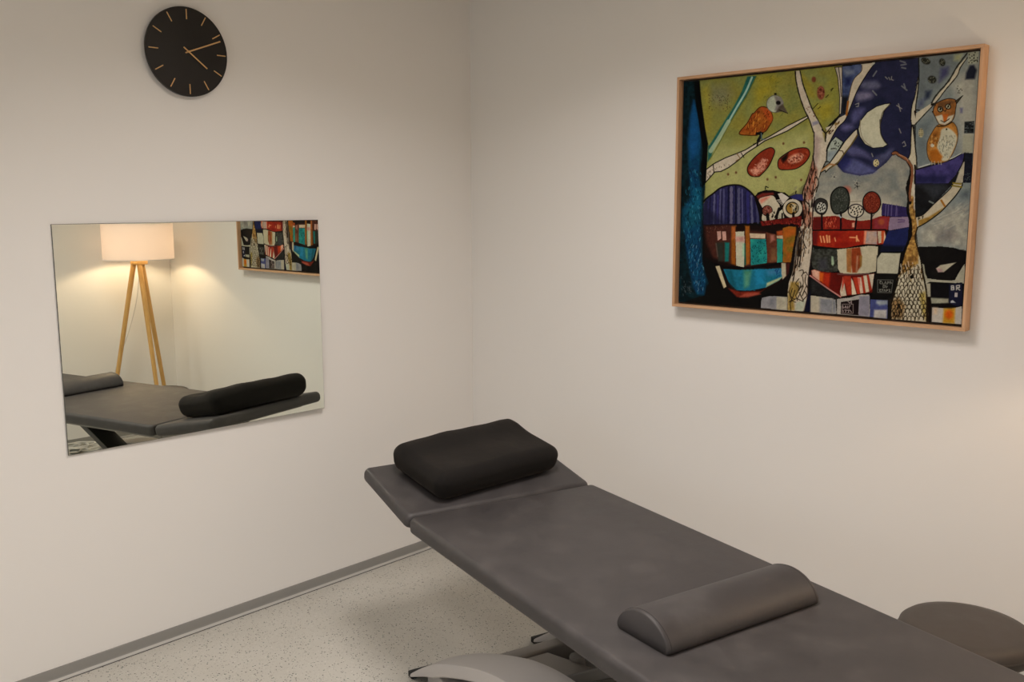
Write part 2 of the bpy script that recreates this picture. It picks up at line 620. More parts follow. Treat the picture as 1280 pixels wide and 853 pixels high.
    P('T4 640,440 950,180 940,853 M4 900,500 760,500 700,60 T4 700,560', (152, 152, 136), soft=8, nz=.05)
    P('M4 210,160 430,60 350,330 350,600 240,650', (98, 108, 106), soft=4, nz=.05)
    P('N4 340,560 700,300 940,250 930,790 700,740 340,740', (138, 138, 124), soft=6, nz=.08, c2=(152, 150, 132), st=(5, 9))
    P('N4 560,600 720,520 800,620 720,690 560,660', (92, 88, 86), soft=5, alpha=.6)
    P('N4 850,110 940,90 930,170 850,170', (70, 80, 84), soft=4, alpha=.7)
    scatter('N4 520,420 940,200 930,400 600,640', 30, [(160, 160, 142), (112, 116, 112)], 1.5, 9, -.55, .25, .45)
    # --- navy night
    P('T3 560,75 1043,35 T4 240,115 250,340 200,560 165,700 155,853 M4 160,250 150,480 125,550 M3 970,470 810,400 720,510 560,640 400,665 210,625 140,545 200,420 60,240 T3 140,853 240,740 380,400', (38, 39, 64), c2=(30, 33, 54), nz=.10, st=(8, 4))
    for s, c, al in (('T3 420,310 600,300 640,370 520,400 430,380', (92, 94, 112), .8), ('T3 370,440 520,430 550,490 440,530 370,530', (110, 106, 124), .85), ('T3 330,650 420,610 460,650 340,800 300,740', (82, 82, 118), .8),
                     ('M3 200,60 290,50 330,90 250,130 190,110', (90, 88, 122), .8), ('M3 250,360 340,310 480,380 540,470 420,430 300,420', (88, 88, 122), .75), ('M3 200,520 330,470 520,560 600,620 400,655 230,610', (84, 88, 124), .8),
                     ('M3 560,480 700,380 800,350 760,440 620,560', (82, 84, 110), .7), ('M3 160,500 240,440 300,500 200,600', (34, 36, 78), .8)):
        P(s, c, sm=1, soft=3, alpha=al, nz=.12)
    for s in ('M3 380,180 470,300 600,340 740,310 700,400 520,380 400,320', 'T3 560,540 700,500 700,550 560,600'):
        P(s, (20, 28, 44), soft=3, alpha=.8)
    # stars and small glyphs
    GL = (150, 148, 130)
    for s in ('T3 560,240 600,180', 'T3 555,415 600,465', 'T3 540,100 570,80', 'T3 900,360 960,410', 'T3 925,335 940,380', 'T3 880,60 940,80', 'T3 890,110 950,100', 'T3 900,140 945,150'):
        S(s, 1.8, (112, 116, 112), alpha=.8)
    for s in ('T3 705,250 730,275', 'T3 745,255 760,285', 'T3 780,245 775,280 800,290', 'T3 840,590 900,630', 'T3 860,570 885,660', 'M3 870,110 890,160', 'M3 910,280 930,260 950,310 920,320', 'M3 545,400 560,440', 'T3 350,575 390,560 385,600 360,600'):
        S(s, 1.1, GL, alpha=.75)
    E('M3', 598, 515, 34, 44, (176, 166, 120))
    for x, y in ((590, 495), (612, 515), (588, 535), (610, 545), (600, 480)):
        E('M3', x, y, 6, 8, INK)
    for t, x, y in (('M3', 95, 670), ('M3', 362, 745), ('N3', 560, 30)):
        for k in range(5):
            a = k * 1.25
            S(np.array([(T[t][0] + x / K, T[t][1] + y / K), (T[t][0] + (x + 36 * math.cos(a)) / K, T[t][1] + (y + 40 * math.sin(a)) / K)]), .8, GL if t != 'N3' else (60, 62, 58), alpha=.85)
        E(t, x + 8, y + 6, 9, 9, INK)
    # --- crescent moon
    P('T3 770,562 700,570 600,600 490,670 410,770 388,853 M3 385,110 405,200 465,290 560,338 680,328 735,296 690,240 655,170 645,60 T3 655,780 690,660', (170, 169, 142), line=1.1, nz=.04)
    S('M3 640,0 650,160 690,250 730,295', 1.0, (60, 56, 44), sm=1)
    S('T3 760,580 670,680 640,853', 1.0, (80, 74, 58), sm=1)
    S('M3 410,0 410,120 450,240 540,315', .8, (110, 100, 78), sm=1)
    # --- left dark tree with blue core
    P('T1 90,60 300,95 320,330 360,620 408,853 M1 405,60 400,300 378,560 N1 360,200 350,853 B1 350,200 400,360 425,450 380,600 300,620 60,700 60,0 M1 100,853 100,0', (10, 24, 27), c2=(14, 36, 40), nz=.2, st=(3, 9))
    P('T1 238,320 290,480 330,740 335,853 M1 330,60 320,250 M1 300,450 330,600 330,853 N1 330,853 B1 330,0 350,250 400,420 372,596 290,590 240,500 180,200 145,0 N1 150,650 115,500 110,300 200,150 M1 200,600 175,300 T1 175,853 190,560', (13, 66, 92), c2=(12, 48, 74), soft=1.6, nz=.15, st=(3, 8))
    P('T1 235,330 280,480 310,740 M1 290,200 210,260 170,60 T1 200,500', (18, 74, 118), soft=3, alpha=.8, nz=.1)
    P('N1 130,280 200,230 330,300 320,470 120,560', (18, 78, 88), soft=4, alpha=.6)
    P('M1 240,600 330,620 330,853 210,853', (16, 92, 112), soft=3, alpha=.7)
    scatter('M1 190,380 330,420 330,853 N1 330,853 B1 340,200 400,420 370,590 290,590 180,200 N1 120,700 110,240', 170, [(58, 122, 138), (8, 30, 42), (30, 100, 120), (6, 22, 34), (6, 24, 34)], .9, 3.2, 1.5, .35, .75)
    scatter('B1 150,20 330,20 390,420 360,560 260,520', 70, [(110, 140, 150), (8, 24, 40), (50, 110, 140)], .8, 3, 1.75, .3, .7)
    scatter('B1 90,360 210,440 230,560 110,620', 22, [(78, 84, 82), (52, 60, 62)], .9, 3, 1, .7, .7)
    P('T1 240,100 305,95 325,350 370,650 410,853 M1 408,90 392,320 M1 376,560 345,600 325,400 350,150 T1 330,800 300,600 265,400', (9, 10, 9), soft=.8, nz=.1)
    # --- teal branch
    P('T1 870,45 975,40 850,290 700,530 490,853 M1 450,230 405,300 410,110 T1 430,853 560,640 700,420 800,230', (34, 88, 78), soft=.8, nz=.1)
    S('T1 925,55 850,230 740,420 650,580', 2.4, (150, 178, 158), sm=1, alpha=.9)
    S('T1 650,580 560,740 490,853 M1 440,170', 5.2, (150, 166, 134), sm=1, alpha=.85)
    S('T1 975,45 860,280 720,510 600,720 M1 520,120 430,270', 1.2, (62, 72, 30), sm=1, alpha=.5)
    # --- long white branch with the bird
    P('M1 380,545 490,420 560,415 650,370 760,290 860,200 1000,110 M2 130,150 T2 400,790 640,640 640,612 400,730 190,853 M2 20,180 0,188 M1 980,82 850,160 740,205 620,250 480,320 388,390', (172, 162, 140), line=1.3, nz=.07)
    S('M1 470,330 480,420', 1.1, INK); S('M1 800,195 835,250', 1.0, INK); S('M1 750,205 790,260 740,290', 1.0, (110, 84, 44))
    scatter('M1 400,400 600,330 700,330 500,410 400,520', 16, [(70, 62, 52)], .7, 1.6, 1.3, .6)
    # --- bird
    P('T1 775,722 870,600 930,490 T2 0,580 60,515 120,500 190,540 225,640 180,740 130,800 20,838 T1 985,745 880,745', (148, 84, 24), c2=(122, 60, 18), sm=1, line=1.1, lc=(60, 26, 12), nz=.15)
    P('T2 90,510 190,540 225,640 205,690 130,600', (158, 72, 24), soft=1.5)
    scatter('T1 860,650 940,500 T2 60,530 180,560 200,640 120,790 20,820 T1 900,730', 55, [(62, 26, 10), (80, 36, 12), (186, 128, 40)], .7, 3.2, 1.9, .4)
    E('T2', 250, 468, 98, 102, (150, 156, 132), line=.9, lc=(90, 88, 74))
    P('T2 240,370 320,390 350,450 345,520 290,570 250,540 270,470', (112, 108, 100), soft=1.2)
    P('T2 300,500 345,470 405,582 340,560 260,570', (74, 66, 54), soft=.8)
    E('T2', 290, 455, 28, 24, (22, 18, 16), soft=.6)
    E('T2', 255, 350, 16, 12, INK, soft=.5)
    S('T2 300,540 400,580', .9, INK)
    S('T2 80,810 M2 85,90 50,150', 3.4, (22, 26, 24)); S('T2 40,820 M2 100,60', 3.4, INK); S('M2 60,130 40,210', 1.8, INK); S('M2 90,60 95,130 130,130', 1.4, (70, 90, 90))
    # --- red leaves
    P('M1 1043,180 950,260 885,350 878,420 920,470 1000,478 M2 90,552 180,450 235,330 250,270 225,235 180,232', (116, 42, 22), sm=1, line=1.2, nz=.15)
    P('M1 900,400 960,380 M2 110,350 160,370 140,480 60,540 0,560 M1 960,470', (178, 122, 98), soft=1.5, nz=.1)
    scatter('M1 900,400 M2 110,340 170,370 140,480 60,540 M1 960,470', 44, [(120, 44, 26), (96, 36, 20), (196, 150, 120)], .7, 1.8, .4, 1.2)
    P('M2 288,440 300,370 370,310 480,250 600,233 655,262 662,330 600,420 500,482 380,495 310,486', (122, 44, 22), sm=1, line=1.2, nz=.15)
    P('M2 320,360 410,290 400,360 350,410', (22, 14, 10), soft=1.5)
    E('M2', 500, 360, 100, 52, (182, 132, 104), rot=-.35, soft=1.5)
    scatter('M2 410,380 560,300 600,350 500,430', 42, [(120, 44, 26), (90, 40, 30)], .7, 1.8, .5, 1.3)
    scatter('M2 320,400 640,260 640,340 400,480', 30, [(80, 24, 14), (160, 70, 40)], .7, 2, .6, 1.3)
    E('T2', 710, 180, 26, 34, (100, 56, 36), soft=.8)
    E('T2', 795, 340, 46, 82, (118, 66, 46), soft=.8)
    scatter('T2 755,280 830,280 835,400 770,400', 26, [(62, 28, 18), (150, 96, 66)], .8, 1.4, 1, 1)
    for s in ('T2 700,530 760,465', 'T2 760,530 790,505', 'T2 915,320 940,285', 'T3 60,400 80,380', 'T3 0,490 30,460'):
        S(s, 1.1, (58, 54, 24))
    # --- centre birch: limbs first
    P('T3 190,125 425,95 420,180 340,260 300,360 262,540 235,700 175,712 185,500', (54, 66, 96), c2=(74, 86, 112), nz=.12)
    P('T3 185,470 275,480 240,700 175,712', (20, 22, 26), soft=3)
    P('T3 240,260 300,270 290,340 230,350', (26, 32, 66), soft=3)
    P('T3 200,160 330,170 330,200 240,240', (116, 124, 132), soft=2.5, alpha=.7)
    P('T3 105,130 192,128 195,480 180,690 160,690 165,500 140,250', (164, 156, 136), line=.9, nz=.05)
    S('T3 150,130 170,300 182,480', .9, INK)
    P('T3 420,98 585,76 500,190 380,390 290,610 230,760 140,853 M3 60,240 12,350 10,500 M2 850,390 790,525 760,640 N2 840,100 700,100 M2 700,470 M2 720,60 870,100 T3 0,850 60,830 155,735 245,690 262,540 300,360 340,260 420,180', (172, 164, 140), nz=.06)
    S('T3 585,80 500,195 380,395 290,615 230,760 140,853 M3 60,240 12,350 10,500', 1.2, INK, sm=1)
    S('T3 425,110 420,180 340,262 300,360 262,540 240,690', 1.0, (70, 58, 44), sm=1)
    S('T3 245,700 265,540', 2.4, (138, 88, 30))
    S('T3 540,110 570,85', 2.2, (150, 152, 140))
    P('M3 118,198 208,262 160,345 50,502 14,485 20,350 60,260', (142, 150, 134), line=1.0, nz=.04)
    P('M3 30,380 140,360 50,500 20,480', (122, 132, 130), soft=2)
    scatter('M3 110,220 190,270 130,370 40,340', 24, INK, 1.0, .5, alpha=1)
    P('M3 372,105 378,175 300,300 220,400 150,500 50,570 0,620 M2 850,500 790,532 800,488 900,420 M3 60,495 150,372 230,250 330,140', (172, 164, 138), line=1.2, nz=.05)
    S('M3 375,180 300,300 215,410 150,500 60,570', 1.8, (110, 92, 40), sm=1, alpha=.7)
    S('M3 165,365 200,370 215,405', 1.1, (60, 40, 26))
    S('M2 800,510 900,430 960,440', 2.2, (140, 96, 50), alpha=.8)
    # trunk
    P('T2 490,80 545,72 580,230 640,400 700,550 770,680 830,800 870,853 M2 840,150 860,300 850,390 790,525 760,640 720,853 N2 790,250 790,500 B2 800,0 770,200 745,400 740,600 690,748 500,735 500,600 510,420 560,250 N2 600,700 650,500 665,300 690,90 M2 640,600 680,470 710,300 715,70 T2 680,720 600,540 540,370 500,200', (170, 160, 138), nz=.07)
    S('T2 490,80 500,200 540,370 600,540 650,640 680,720 705,800 M2 715,70 712,300 680,470 640,600 585,760 N2 670,240 650,500 600,680 B2 560,250 510,420 498,600 500,735', 1.6, INK, sm=1, jit=.6)
    S('T2 545,72 580,230 640,400 700,550 770,680 830,800 855,853 M2 850,140', 1.4, INK, sm=1, jit=.6)
    S('N2 820,160 800,300 795,480 800,700 B2 770,200 745,400 735,600 690,748', 1.6, (30, 18, 20), sm=1, jit=.6)
    P('T2 690,690 760,670 775,700 700,735', (112, 112, 126), soft=1, alpha=.8)
    scatter('T2 600,480 680,500 760,640 690,640', 12, [(96, 60, 40)], .9, .8)
    P('M2 720,60 790,130 760,420 700,560 710,300', (128, 108, 104), soft=2.5, alpha=.5)
    P('T2 830,780 M2 900,30 860,80 840,150 815,60', (124, 112, 50), soft=1, alpha=.8)
    S('T2 820,790 860,820 T2 1000,640', 1.4, INK, jit=.5); S('M2 810,20 850,60 850,160', 1.6, INK)
    scatter('T2 880,790 1020,640 1040,660 900,850', 14, [(60, 40, 20), (110, 84, 30)], 1.1, 3, -.9, .3)
    # dark heavy bark, left side and middle
    P('M2 700,380 760,500 740,700 680,853 N2 700,200 760,330 790,340 800,520 700,500 660,420 670,250 690,80 M2 640,600', (128, 82, 62), soft=1.5, nz=.2, alpha=.8)
    P('N2 600,700 640,520 700,540 660,853 B2 620,60 600,230 560,300 600,0', (52, 44, 38), soft=1.5, nz=.2, alpha=.9)
    for s in ('M2 700,330 720,450 690,560 640,720 600,853', 'M2 690,480 660,640 620,800', 'M2 740,520 720,640 690,800', 'M2 730,560 770,640 740,760', 'N2 710,60 700,180 760,260 740,380', 'N2 760,60 790,160 780,280', 'N2 690,190 720,330 700,440 720,520', 'N2 680,300 690,420 670,500', 'N2 840,40 800,120 790,240', 'N2 750,300 770,420 750,520',
              'N2 660,560 640,680 620,853', 'N2 700,560 690,680 720,760', 'N2 640,620 660,740 640,853', 'B2 640,20 620,160 560,330', 'B2 700,0 690,100', 'B2 660,60 640,220', 'B2 600,150 570,380 520,520'):
        S(s, 1.5, (26, 18, 12), sm=1, jit=.8, alpha=.9)
    scatter('M2 720,420 760,560 720,800 N2 760,200 790,500 700,520 680,300 690,60 M2 640,640', 60, [(56, 26, 16), (32, 18, 12), (176, 140, 116), (150, 86, 60)], .9, 5, 1.65, .3, .85)
    scatter('N2 650,500 790,480 800,700 B2 760,60 560,330 N2 620,760', 60, [(40, 28, 20), (176, 160, 136), (96, 70, 40)], .9, 4.5, 1.75, .25, .85)
    P('B2 540,400 660,400 640,520 580,640 590,735 505,735 510,560', (128, 104, 40), soft=1.5, alpha=.85, nz=.2)
    P('B2 640,280 740,290 735,560 700,740 600,740 600,640 640,520', (172, 160, 138), soft=1.2, nz=.06)
    P('B2 610,640 720,610 690,745 590,740', (158, 162, 140), soft=.5)
    for s in ('B2 640,270 680,260 690,290 670,330', 'B2 690,300 720,285 740,320', 'B2 680,340 690,420 660,470', 'B2 720,320 710,400 740,470', 'B2 650,400 660,440 640,500', 'B2 640,360 600,420 640,470 600,560', 'B2 560,480 540,560 580,600', 'B2 590,500 560,600 520,640', 'B2 690,450 660,520 620,600', 'B2 720,460 680,560', 'B2 640,520 690,620', 'B2 520,520 560,620 600,640', 'B2 700,500 730,560 690,610', 'B2 600,600 540,640 545,735', 'B2 600,560 620,620', 'B2 620,600 690,630'):
        S(s, 1.1, (44, 34, 22), sm=1, jit=.6)
    # --- hills behind: striped dome
    P('N1 362,470 360,230 400,160 470,110 560,40 680,5 800,15 900,80 980,170 1020,280 1040,440 900,462 600,470', (44, 42, 78), sm=0, nz=.15, c2=(36, 36, 66), st=(3, 8))
    for i, (x, y0_, w_, c) in enumerate(((390, 200, 5, (30, 30, 48)), (440, 160, 2.5, (22, 22, 40)), (490, 120, 3, (96, 96, 124)), (530, 130, 2.4, (54, 50, 104)), (560, 60, 2.5, (92, 90, 116)), (575, 80, 1.5, (20, 20, 40)), (600, 60, 3, (80, 80, 110)), (655, 30, 2.6, (16, 16, 34)), (688, 40, 4, (104, 100, 116)), (740, 20, 2.8, (12, 12, 26)), (775, 60, 4, (86, 86, 104)), (815, 60, 2, (90, 88, 120)), (850, 90, 1.2, (16, 16, 34)), (880, 100, 3, (44, 42, 100)), (925, 140, 3, (98, 98, 116)), (960, 180, 2, (22, 22, 48)), (990, 240, 3, (70, 70, 96)))):
        S('N1 %d,%d %d,%d' % (x, y0_, x + (x - 700) * .05, 455), w_ * .8, c, alpha=.7, jit=.8)
    P('N1 365,300 480,330 640,470 365,480', (26, 26, 44), soft=4, alpha=.7)
    S('N1 360,200 400,158 470,108 560,40 680,8 800,15 900,78 975,165 1015,280 1030,430', 2.0, INK, sm=1)
    # --- hills: red-rimmed and round trees
    P('N2 105,150 150,95 240,68 330,72 400,90 470,100 525,145 600,118 670,120 690,420 400,420 200,470 180,430', (16, 12, 12), nz=.1)
    P('N2 130,140 200,105 330,100 340,125 250,135 150,175', (96, 34, 26), soft=.8)
    P('N2 160,185 250,145 330,140 370,200 408,270 370,360 330,420 200,425 210,300', (170, 162, 136), sm=1, nz=.05)
    P('N2 160,185 250,145 300,145 230,200 190,230', (176, 112, 92), soft=1.5)
    P('N2 385,115 430,103 515,160 450,235 420,190', (172, 166, 150), sm=0, nz=.05)
    for k in range(5):
        S('N2 %d,%d %d,%d' % (375 + 14 * k, 190 + 14 * k, 425 + 5 * k, 180 + 14 * k), 1.0, (158, 152, 136))
    E('N2', 260, 315, 60, 62, (110, 58, 44), line=1.0, nz=.25)
    scatter('N2 210,270 310,270 310,360 210,360', 22, [(60, 24, 18), (140, 96, 80)], .8, 1.4, 1, 1)
    S('N2 262,360 270,425', 4, INK)
    P('N2 215,395 245,385 250,425 215,425', (160, 154, 130)); P('N2 290,350 345,310 380,320 350,415 290,420', (166, 158, 132))
    scatter('N2 300,330 380,330 400,400 300,400', 9, [INK], 1.6, 2.2, 1.5, .3, 1)
    P('N2 395,330 440,300 460,400 385,412', (160, 156, 132)); S('N2 400,290 370,380', 3.4, INK); S('N2 437,350 437,400', 2, INK)
    P('N2 525,150 600,120 672,122 690,200 640,190 560,175', (40, 42, 88), soft=.5)
    E('N2', 560, 290, 112, 112, (168, 160, 136), nz=.05)
    E('N2', 555, 286, 72, 70, (136, 104, 42), line=1.4)
    P('N2 540,225 620,250 620,320 560,330 550,270', (158, 148, 116), soft=1)
    scatter('N2 530,235 610,250 610,340 520,330', 15, [INK], 1.5, .5, alpha=1)
    S('N2 568,350 572,440', 3.2, INK)
    S('N2 235,60 240,25 270,40', 1.2, INK); S('N2 595,110 600,85', 1.4, INK); S('N2 585,60 600,40', 3, (120, 116, 84), alpha=.6)
    P('N2 180,440 400,415 540,398 600,385 665,380 665,500 560,470 400,485 200,500', (112, 30, 20), nz=.2, c2=(84, 20, 16), soft=.5)
    scatter('N2 200,450 640,400 660,520 500,500 420,480 220,490', 70, [(44, 14, 12), (140, 60, 50), (18, 12, 12)], .8, 1.4, 1.3, .5)
    # --- patchwork pot on the left
    P('N1 355,490 700,470 N2 0,480 200,495 400,470 600,500 590,700 B2 545,170 500,340 400,420 150,540 B1 900,630 760,625 640,520 500,230 N1 380,853', (24, 15, 12), nz=.2)
    P('N1 370,490 680,480 N2 0,540 250,570 B2 260,170 0,220 B1 600,200 470,150 N1 400,700', (64, 34, 26), soft=2, nz=.2)
    scatter('N1 380,490 660,480 640,550 400,570', 40, [(104, 72, 56), (40, 24, 18)], .7, .8)
    P('N1 520,556 566,553 570,640 530,665', (168, 132, 116), soft=.3); P('N1 580,556 625,556 632,660 588,662', (168, 132, 116), soft=.3)
    P('N1 505,690 600,680 B1 600,190 540,200', (44, 46, 38), soft=1.5); S('N1 510,700 530,853', 1.4, (96, 84, 72), alpha=.6)
    P('N1 612,685 668,690 B1 660,200 615,205', (22, 98, 90), soft=1)
    P('N1 690,500 745,490 745,853 B1 745,250 690,225', (126, 72, 18), soft=1.2, nz=.15); P('N1 700,500 745,500 740,640 695,650', (150, 84, 44), soft=1.5, alpha=.7)
    P('N1 740,562 840,558 848,700 B1 840,270 750,250', (168, 166, 140), nz=.06); P('N1 742,620 845,620 843,680 742,680', (172, 130, 116), soft=1.5); P('N1 820,700 848,700 848,853 822,853', (140, 170, 138), soft=1)
    P('N1 845,700 862,700 B1 870,240 845,250', (16, 78, 66), soft=.5)
    P('N1 850,490 905,495 912,853 B1 905,235 866,245 N1 860,700', (134, 80, 22), soft=1, nz=.15)
    P('N1 740,500 850,500 850,550 740,555', (26, 16, 10), soft=1)
    P('N2 52,580 238,588 238,645 60,636', (178, 158, 128), soft=.3)
    P('N2 62,650 245,650 262,853 B2 258,175 72,200', (24, 116, 112), nz=.12, c2=(36, 130, 116))
    scatter('N2 70,670 240,670 B2 250,160 80,180', 75, [(8, 44, 46)], .8, .5)
    P('N2 250,570 370,600 385,853 B2 375,165 265,175', (88, 48, 32), nz=.2, soft=.6); P('N2 300,600 345,600 350,660 300,690', (146, 96, 80), soft=1.5)
    P('B2 310,0 370,0 372,150 300,160', (120, 88, 54), soft=2, alpha=.7)
    P('N2 372,560 445,545 450,610 375,610', (148, 68, 28), soft=1); P('N2 372,612 448,608 448,648 374,642', (178, 158, 126), soft=.3)
    P('N2 376,650 448,652 B2 440,165 380,172', (40, 122, 104), nz=.1)
    P('N2 448,520 520,500 600,510 590,640 B2 560,30 540,165 448,168', (116, 92, 26), nz=.15, c2=(132, 80, 22)); P('N2 450,530 600,520 595,610 450,620', (146, 78, 20), soft=2)
    P('B2 480,40 550,60 530,165 470,165', (146, 72, 20), soft=2.5, alpha=.6)
    S('B1 500,225 600,262 740,272 880,282 1043,272 B2 200,220 430,180', 2.6, (12, 10, 10), sm=1)
    # bowl
    P('B1 600,292 760,302 900,300 1043,292 B2 200,250 432,238 445,340 400,382 250,462 80,496 B1 1043,545 860,546 760,542 660,440', (24, 106, 128), nz=.12, c2=(20, 92, 108))
    P('B1 620,300 700,300 760,540 680,470', (16, 80, 92), soft=2); P('B1 840,305 930,305 900,480 850,520', (70, 122, 84), soft=2.5, alpha=.8); P('B2 120,250 230,250 230,420 140,440', (24, 116, 148), soft=3, alpha=.8)
    P('B2 260,260 430,245 430,300 280,320', (64, 108, 140), soft=3, alpha=.7); scatter('B2 340,250 430,240 420,360 350,360', 16, [(20, 60, 100)], 1.2, 1)
    P('B2 260,410 430,340 440,345 400,382 250,460', (150, 160, 120), soft=1); P('B2 0,310 60,300 40,450 0,450', (90, 140, 118), soft=3, alpha=.6)
    P('B1 505,258 552,250 636,498 604,518', (176, 164, 128), soft=.4)
    P('B2 430,172 482,178 490,325 445,372 432,300', (160, 152, 124), soft=.6); P('B2 485,180 530,180 515,300 490,330', (64, 30, 24), soft=1)
    P('B1 660,520 800,560 1043,556 B2 250,470 150,545 0,578 B1 900,630 760,622', (106, 34, 20), soft=1, nz=.2); P('B1 850,580 1000,570 1043,590 900,622 790,622', (138, 64, 46), soft=1.2)
    # --- right of the trunk: hills, red bands, round trees
    P('N3 50,330 300,370 430,400 600,430 740,410 850,250 855,440 40,430', (168, 160, 134), nz=.05)
    P('N3 45,395 200,385 300,378 380,395 450,425 600,442 740,425 840,385 950,395 930,545 40,545', (122, 36, 22), nz=.15, c2=(104, 26, 18))
    P('N3 45,395 150,392 160,540 45,540', (82, 22, 18), soft=1.5); P('N3 760,420 940,395 925,545 760,545', (122, 44, 48), soft=2)
    scatter('N3 170,400 340,395 345,530 175,530', 46, [(196, 110, 76), (170, 70, 44), (80, 18, 14)], .7, 2.2, 1.6, .3)
    E('N3', 850, 455, 36, 36, (140, 70, 40), soft=1.5)
    P('N3 505,465 535,460 535,520 505,515', (176, 130, 104), soft=.6)
    P('N3 40,555 400,558 890,556 905,620 870,718 740,728 660,725 540,742 400,766 200,752 50,732', (150, 42, 18), nz=.15, c2=(128, 30, 14))
    P('N3 40,560 110,560 90,720 45,730', (90, 22, 20), soft=2); P('N3 250,570 400,570 390,640 260,650', (122, 26, 14), soft=2.5); P('N3 300,690 500,690 480,740 300,760', (120, 24, 12), soft=2)
    for s, w_ in (('N3 130,620 145,690', 1.6), ('N3 165,625 180,690', 2), ('N3 205,615 215,690', 2.4), ('N3 235,620 240,690', 2), ('N3 480,635 560,640 585,680', 1.6), ('N3 560,620 560,680', 2.0), ('N3 300,640 310,680', 1.2)):
        S(s, w_, (206, 148, 96), alpha=.85)
    P('N3 655,562 800,562 805,640 800,722 655,715', (166, 142, 122), soft=.8, c2=(140, 128, 122)); P('N3 650,560 680,560 660,715 640,712', (196, 122, 88), soft=1)
    P('N3 808,565 850,565 855,700 812,712', (168, 156, 126)); P('N3 850,565 888,565 895,640 880,712 850,706', (168, 74, 32)); P('N3 885,570 905,640 880,712', (172, 158, 128))
    S('N3 40,550 300,548 600,548 900,548', 1.8, INK, sm=1); S('N3 45,732 200,755 400,768 540,745 680,726 860,735', 1.6, INK, sm=1); S('N3 800,565 815,720', 1.0, (80, 22, 16))
    E('N3', 440, 75, 50, 45, (150, 90, 72), soft=2.5)
    P('N3 250,200 262,120 310,60 370,38 430,60 462,120 472,220 440,310 370,352 300,350 262,290', (52, 56, 48), sm=1, line=1.6, nz=.2)
    scatter('N3 275,130 370,60 445,140 440,280 370,330 290,300', 75, [(96, 98, 86), (26, 28, 24)], .7, .6)
    E('N3', 736, 226, 106, 130, (104, 40, 24), line=1.4, nz=.15)
    scatter('N3 650,160 740,110 820,180 820,280 740,340 660,290', 80, [(150, 76, 48), (60, 18, 12)], .7, .6)
    P('N3 60,280 70,200 130,170 200,200 215,270 190,340 150,365 90,340', (44, 42, 38), sm=1, line=1.0)
    E('N3', 140, 280, 55, 62, (166, 166, 150), nz=.05)
    E('N3', 550, 322, 92, 78, (172, 166, 144), line=1.4, lc=(24, 18, 26), nz=.05)
    for t, cx, cy, rx, ry, n_ in (('N3', 140, 275, 48, 55, 11), ('N3', 550, 320, 74, 60, 14)):
        for k in range(n_):
            a = 2.4 * k; q_ = math.sqrt((k + .5) / n_)
            E(t, cx + rx * q_ * math.cos(a), cy + ry * q_ * math.sin(a), 9, 13, INK, rot=.5)
    for s in ('N3 145,350 150,548', 'N3 372,340 372,548', 'N3 560,395 540,548', 'N3 735,350 730,548'):
        S(s, 2.4, (20, 14, 16), jit=.4)
    S('N3 472,215 620,208', .6, (90, 84, 66)); S('N3 350,370 372,400', 1.5, (150, 160, 160))
    # purple, lilac and blue strips
    P('N3 862,232 1043,262 N4 200,282 216,392 60,398 0,386 N3 850,376', (44, 36, 74), nz=.12)
    for x in (905, 935, 975, 1030):
        S('N3 %d,250 %d,385' % (x, x - 8), 1.0, (112, 100, 132), alpha=.7)
    S('N4 90,290 90,385', .8, (100, 88, 120), alpha=.6)
    P('N3 948,402 1043,398 N4 222,398 230,515 60,545 0,556 N3 935,545', (124, 108, 124), nz=.08); S('N4 100,430 180,435', 1, (70, 50, 90)); S('N4 100,460 175,455', 1, (70, 50, 90))
    P('N3 935,560 1043,550 N4 60,548 225,520 210,720 160,800 N3 840,805 870,720 900,640', (28, 34, 72), nz=.12); P('N3 850,730 1043,740 N4 180,740 150,805 N3 835,808', (16, 20, 34), soft=2)
    # blocks under the second band
    P('N3 60,770 330,775 B3 335,0 340,180 240,195 130,180 40,140 20,20 N3 45,745', (42, 42, 36), nz=.2, c2=(58, 60, 52), st=(2, 8)); P('B3 110,40 200,30 220,160 120,170', (62, 62, 70), soft=3, alpha=.6)
    P('B3 262,0 285,10 295,90 280,120 262,100', (140, 160, 128), soft=.6)
    P('N3 330,778 560,755 700,738 810,745 B3 805,0 790,185 700,205 500,215 370,205 340,150', (166, 160, 132), nz=.05)
    P('N3 440,770 500,765 B3 500,0 495,200 445,190 440,0', (142, 96, 50), soft=.8); P('N3 500,765 600,752 B3 618,0 610,120 560,200 510,200 495,100', (122, 54, 24), soft=.8, nz=.15); P('B3 560,0 580,0 570,190 550,190', (150, 110, 80), soft=1); P('B3 595,0 625,0 620,120 600,150', (120, 90, 40), soft=.8)
    P('N3 850,822 1043,826 N4 130,825 B4 112,0 100,130 B3 1043,215 800,208 800,40', (160, 158, 134), nz=.05, soft=.4); S('B3 800,0 795,120 790,190', 1, (60, 56, 48))
    # boat with red and cream fans
    P('B3 25,170 60,158 130,180 240,200 370,200 500,222 700,215 770,210 745,440 600,462 375,490 200,370 20,240', (84, 18, 12), nz=.15)
    P('B3 28,172 60,160 130,185 125,300 40,235', (182, 142, 118), soft=.8); P('B3 122,190 180,200 170,320 122,290', (186, 84, 16), soft=1.2); P('B3 175,200 250,200 235,380 160,320', (146, 38, 14), soft=1.5)
    P('B3 400,250 442,470 375,480 365,420', (176, 164, 138), soft=.3); P('B3 405,240 492,240 500,455 452,462', (142, 44, 24), soft=.3); P('B3 395,245 420,300 385,420', (170, 60, 40), soft=.6)
    P('B3 495,262 518,300 560,455 505,462', (178, 166, 138), soft=.3); P('B3 515,255 570,255 605,448 570,455', (150, 48, 26), soft=.3); P('B3 570,255 615,255 640,440 605,446', (178, 158, 134), soft=.3); P('B3 570,260 600,265 600,380', (186, 90, 70), soft=.4)
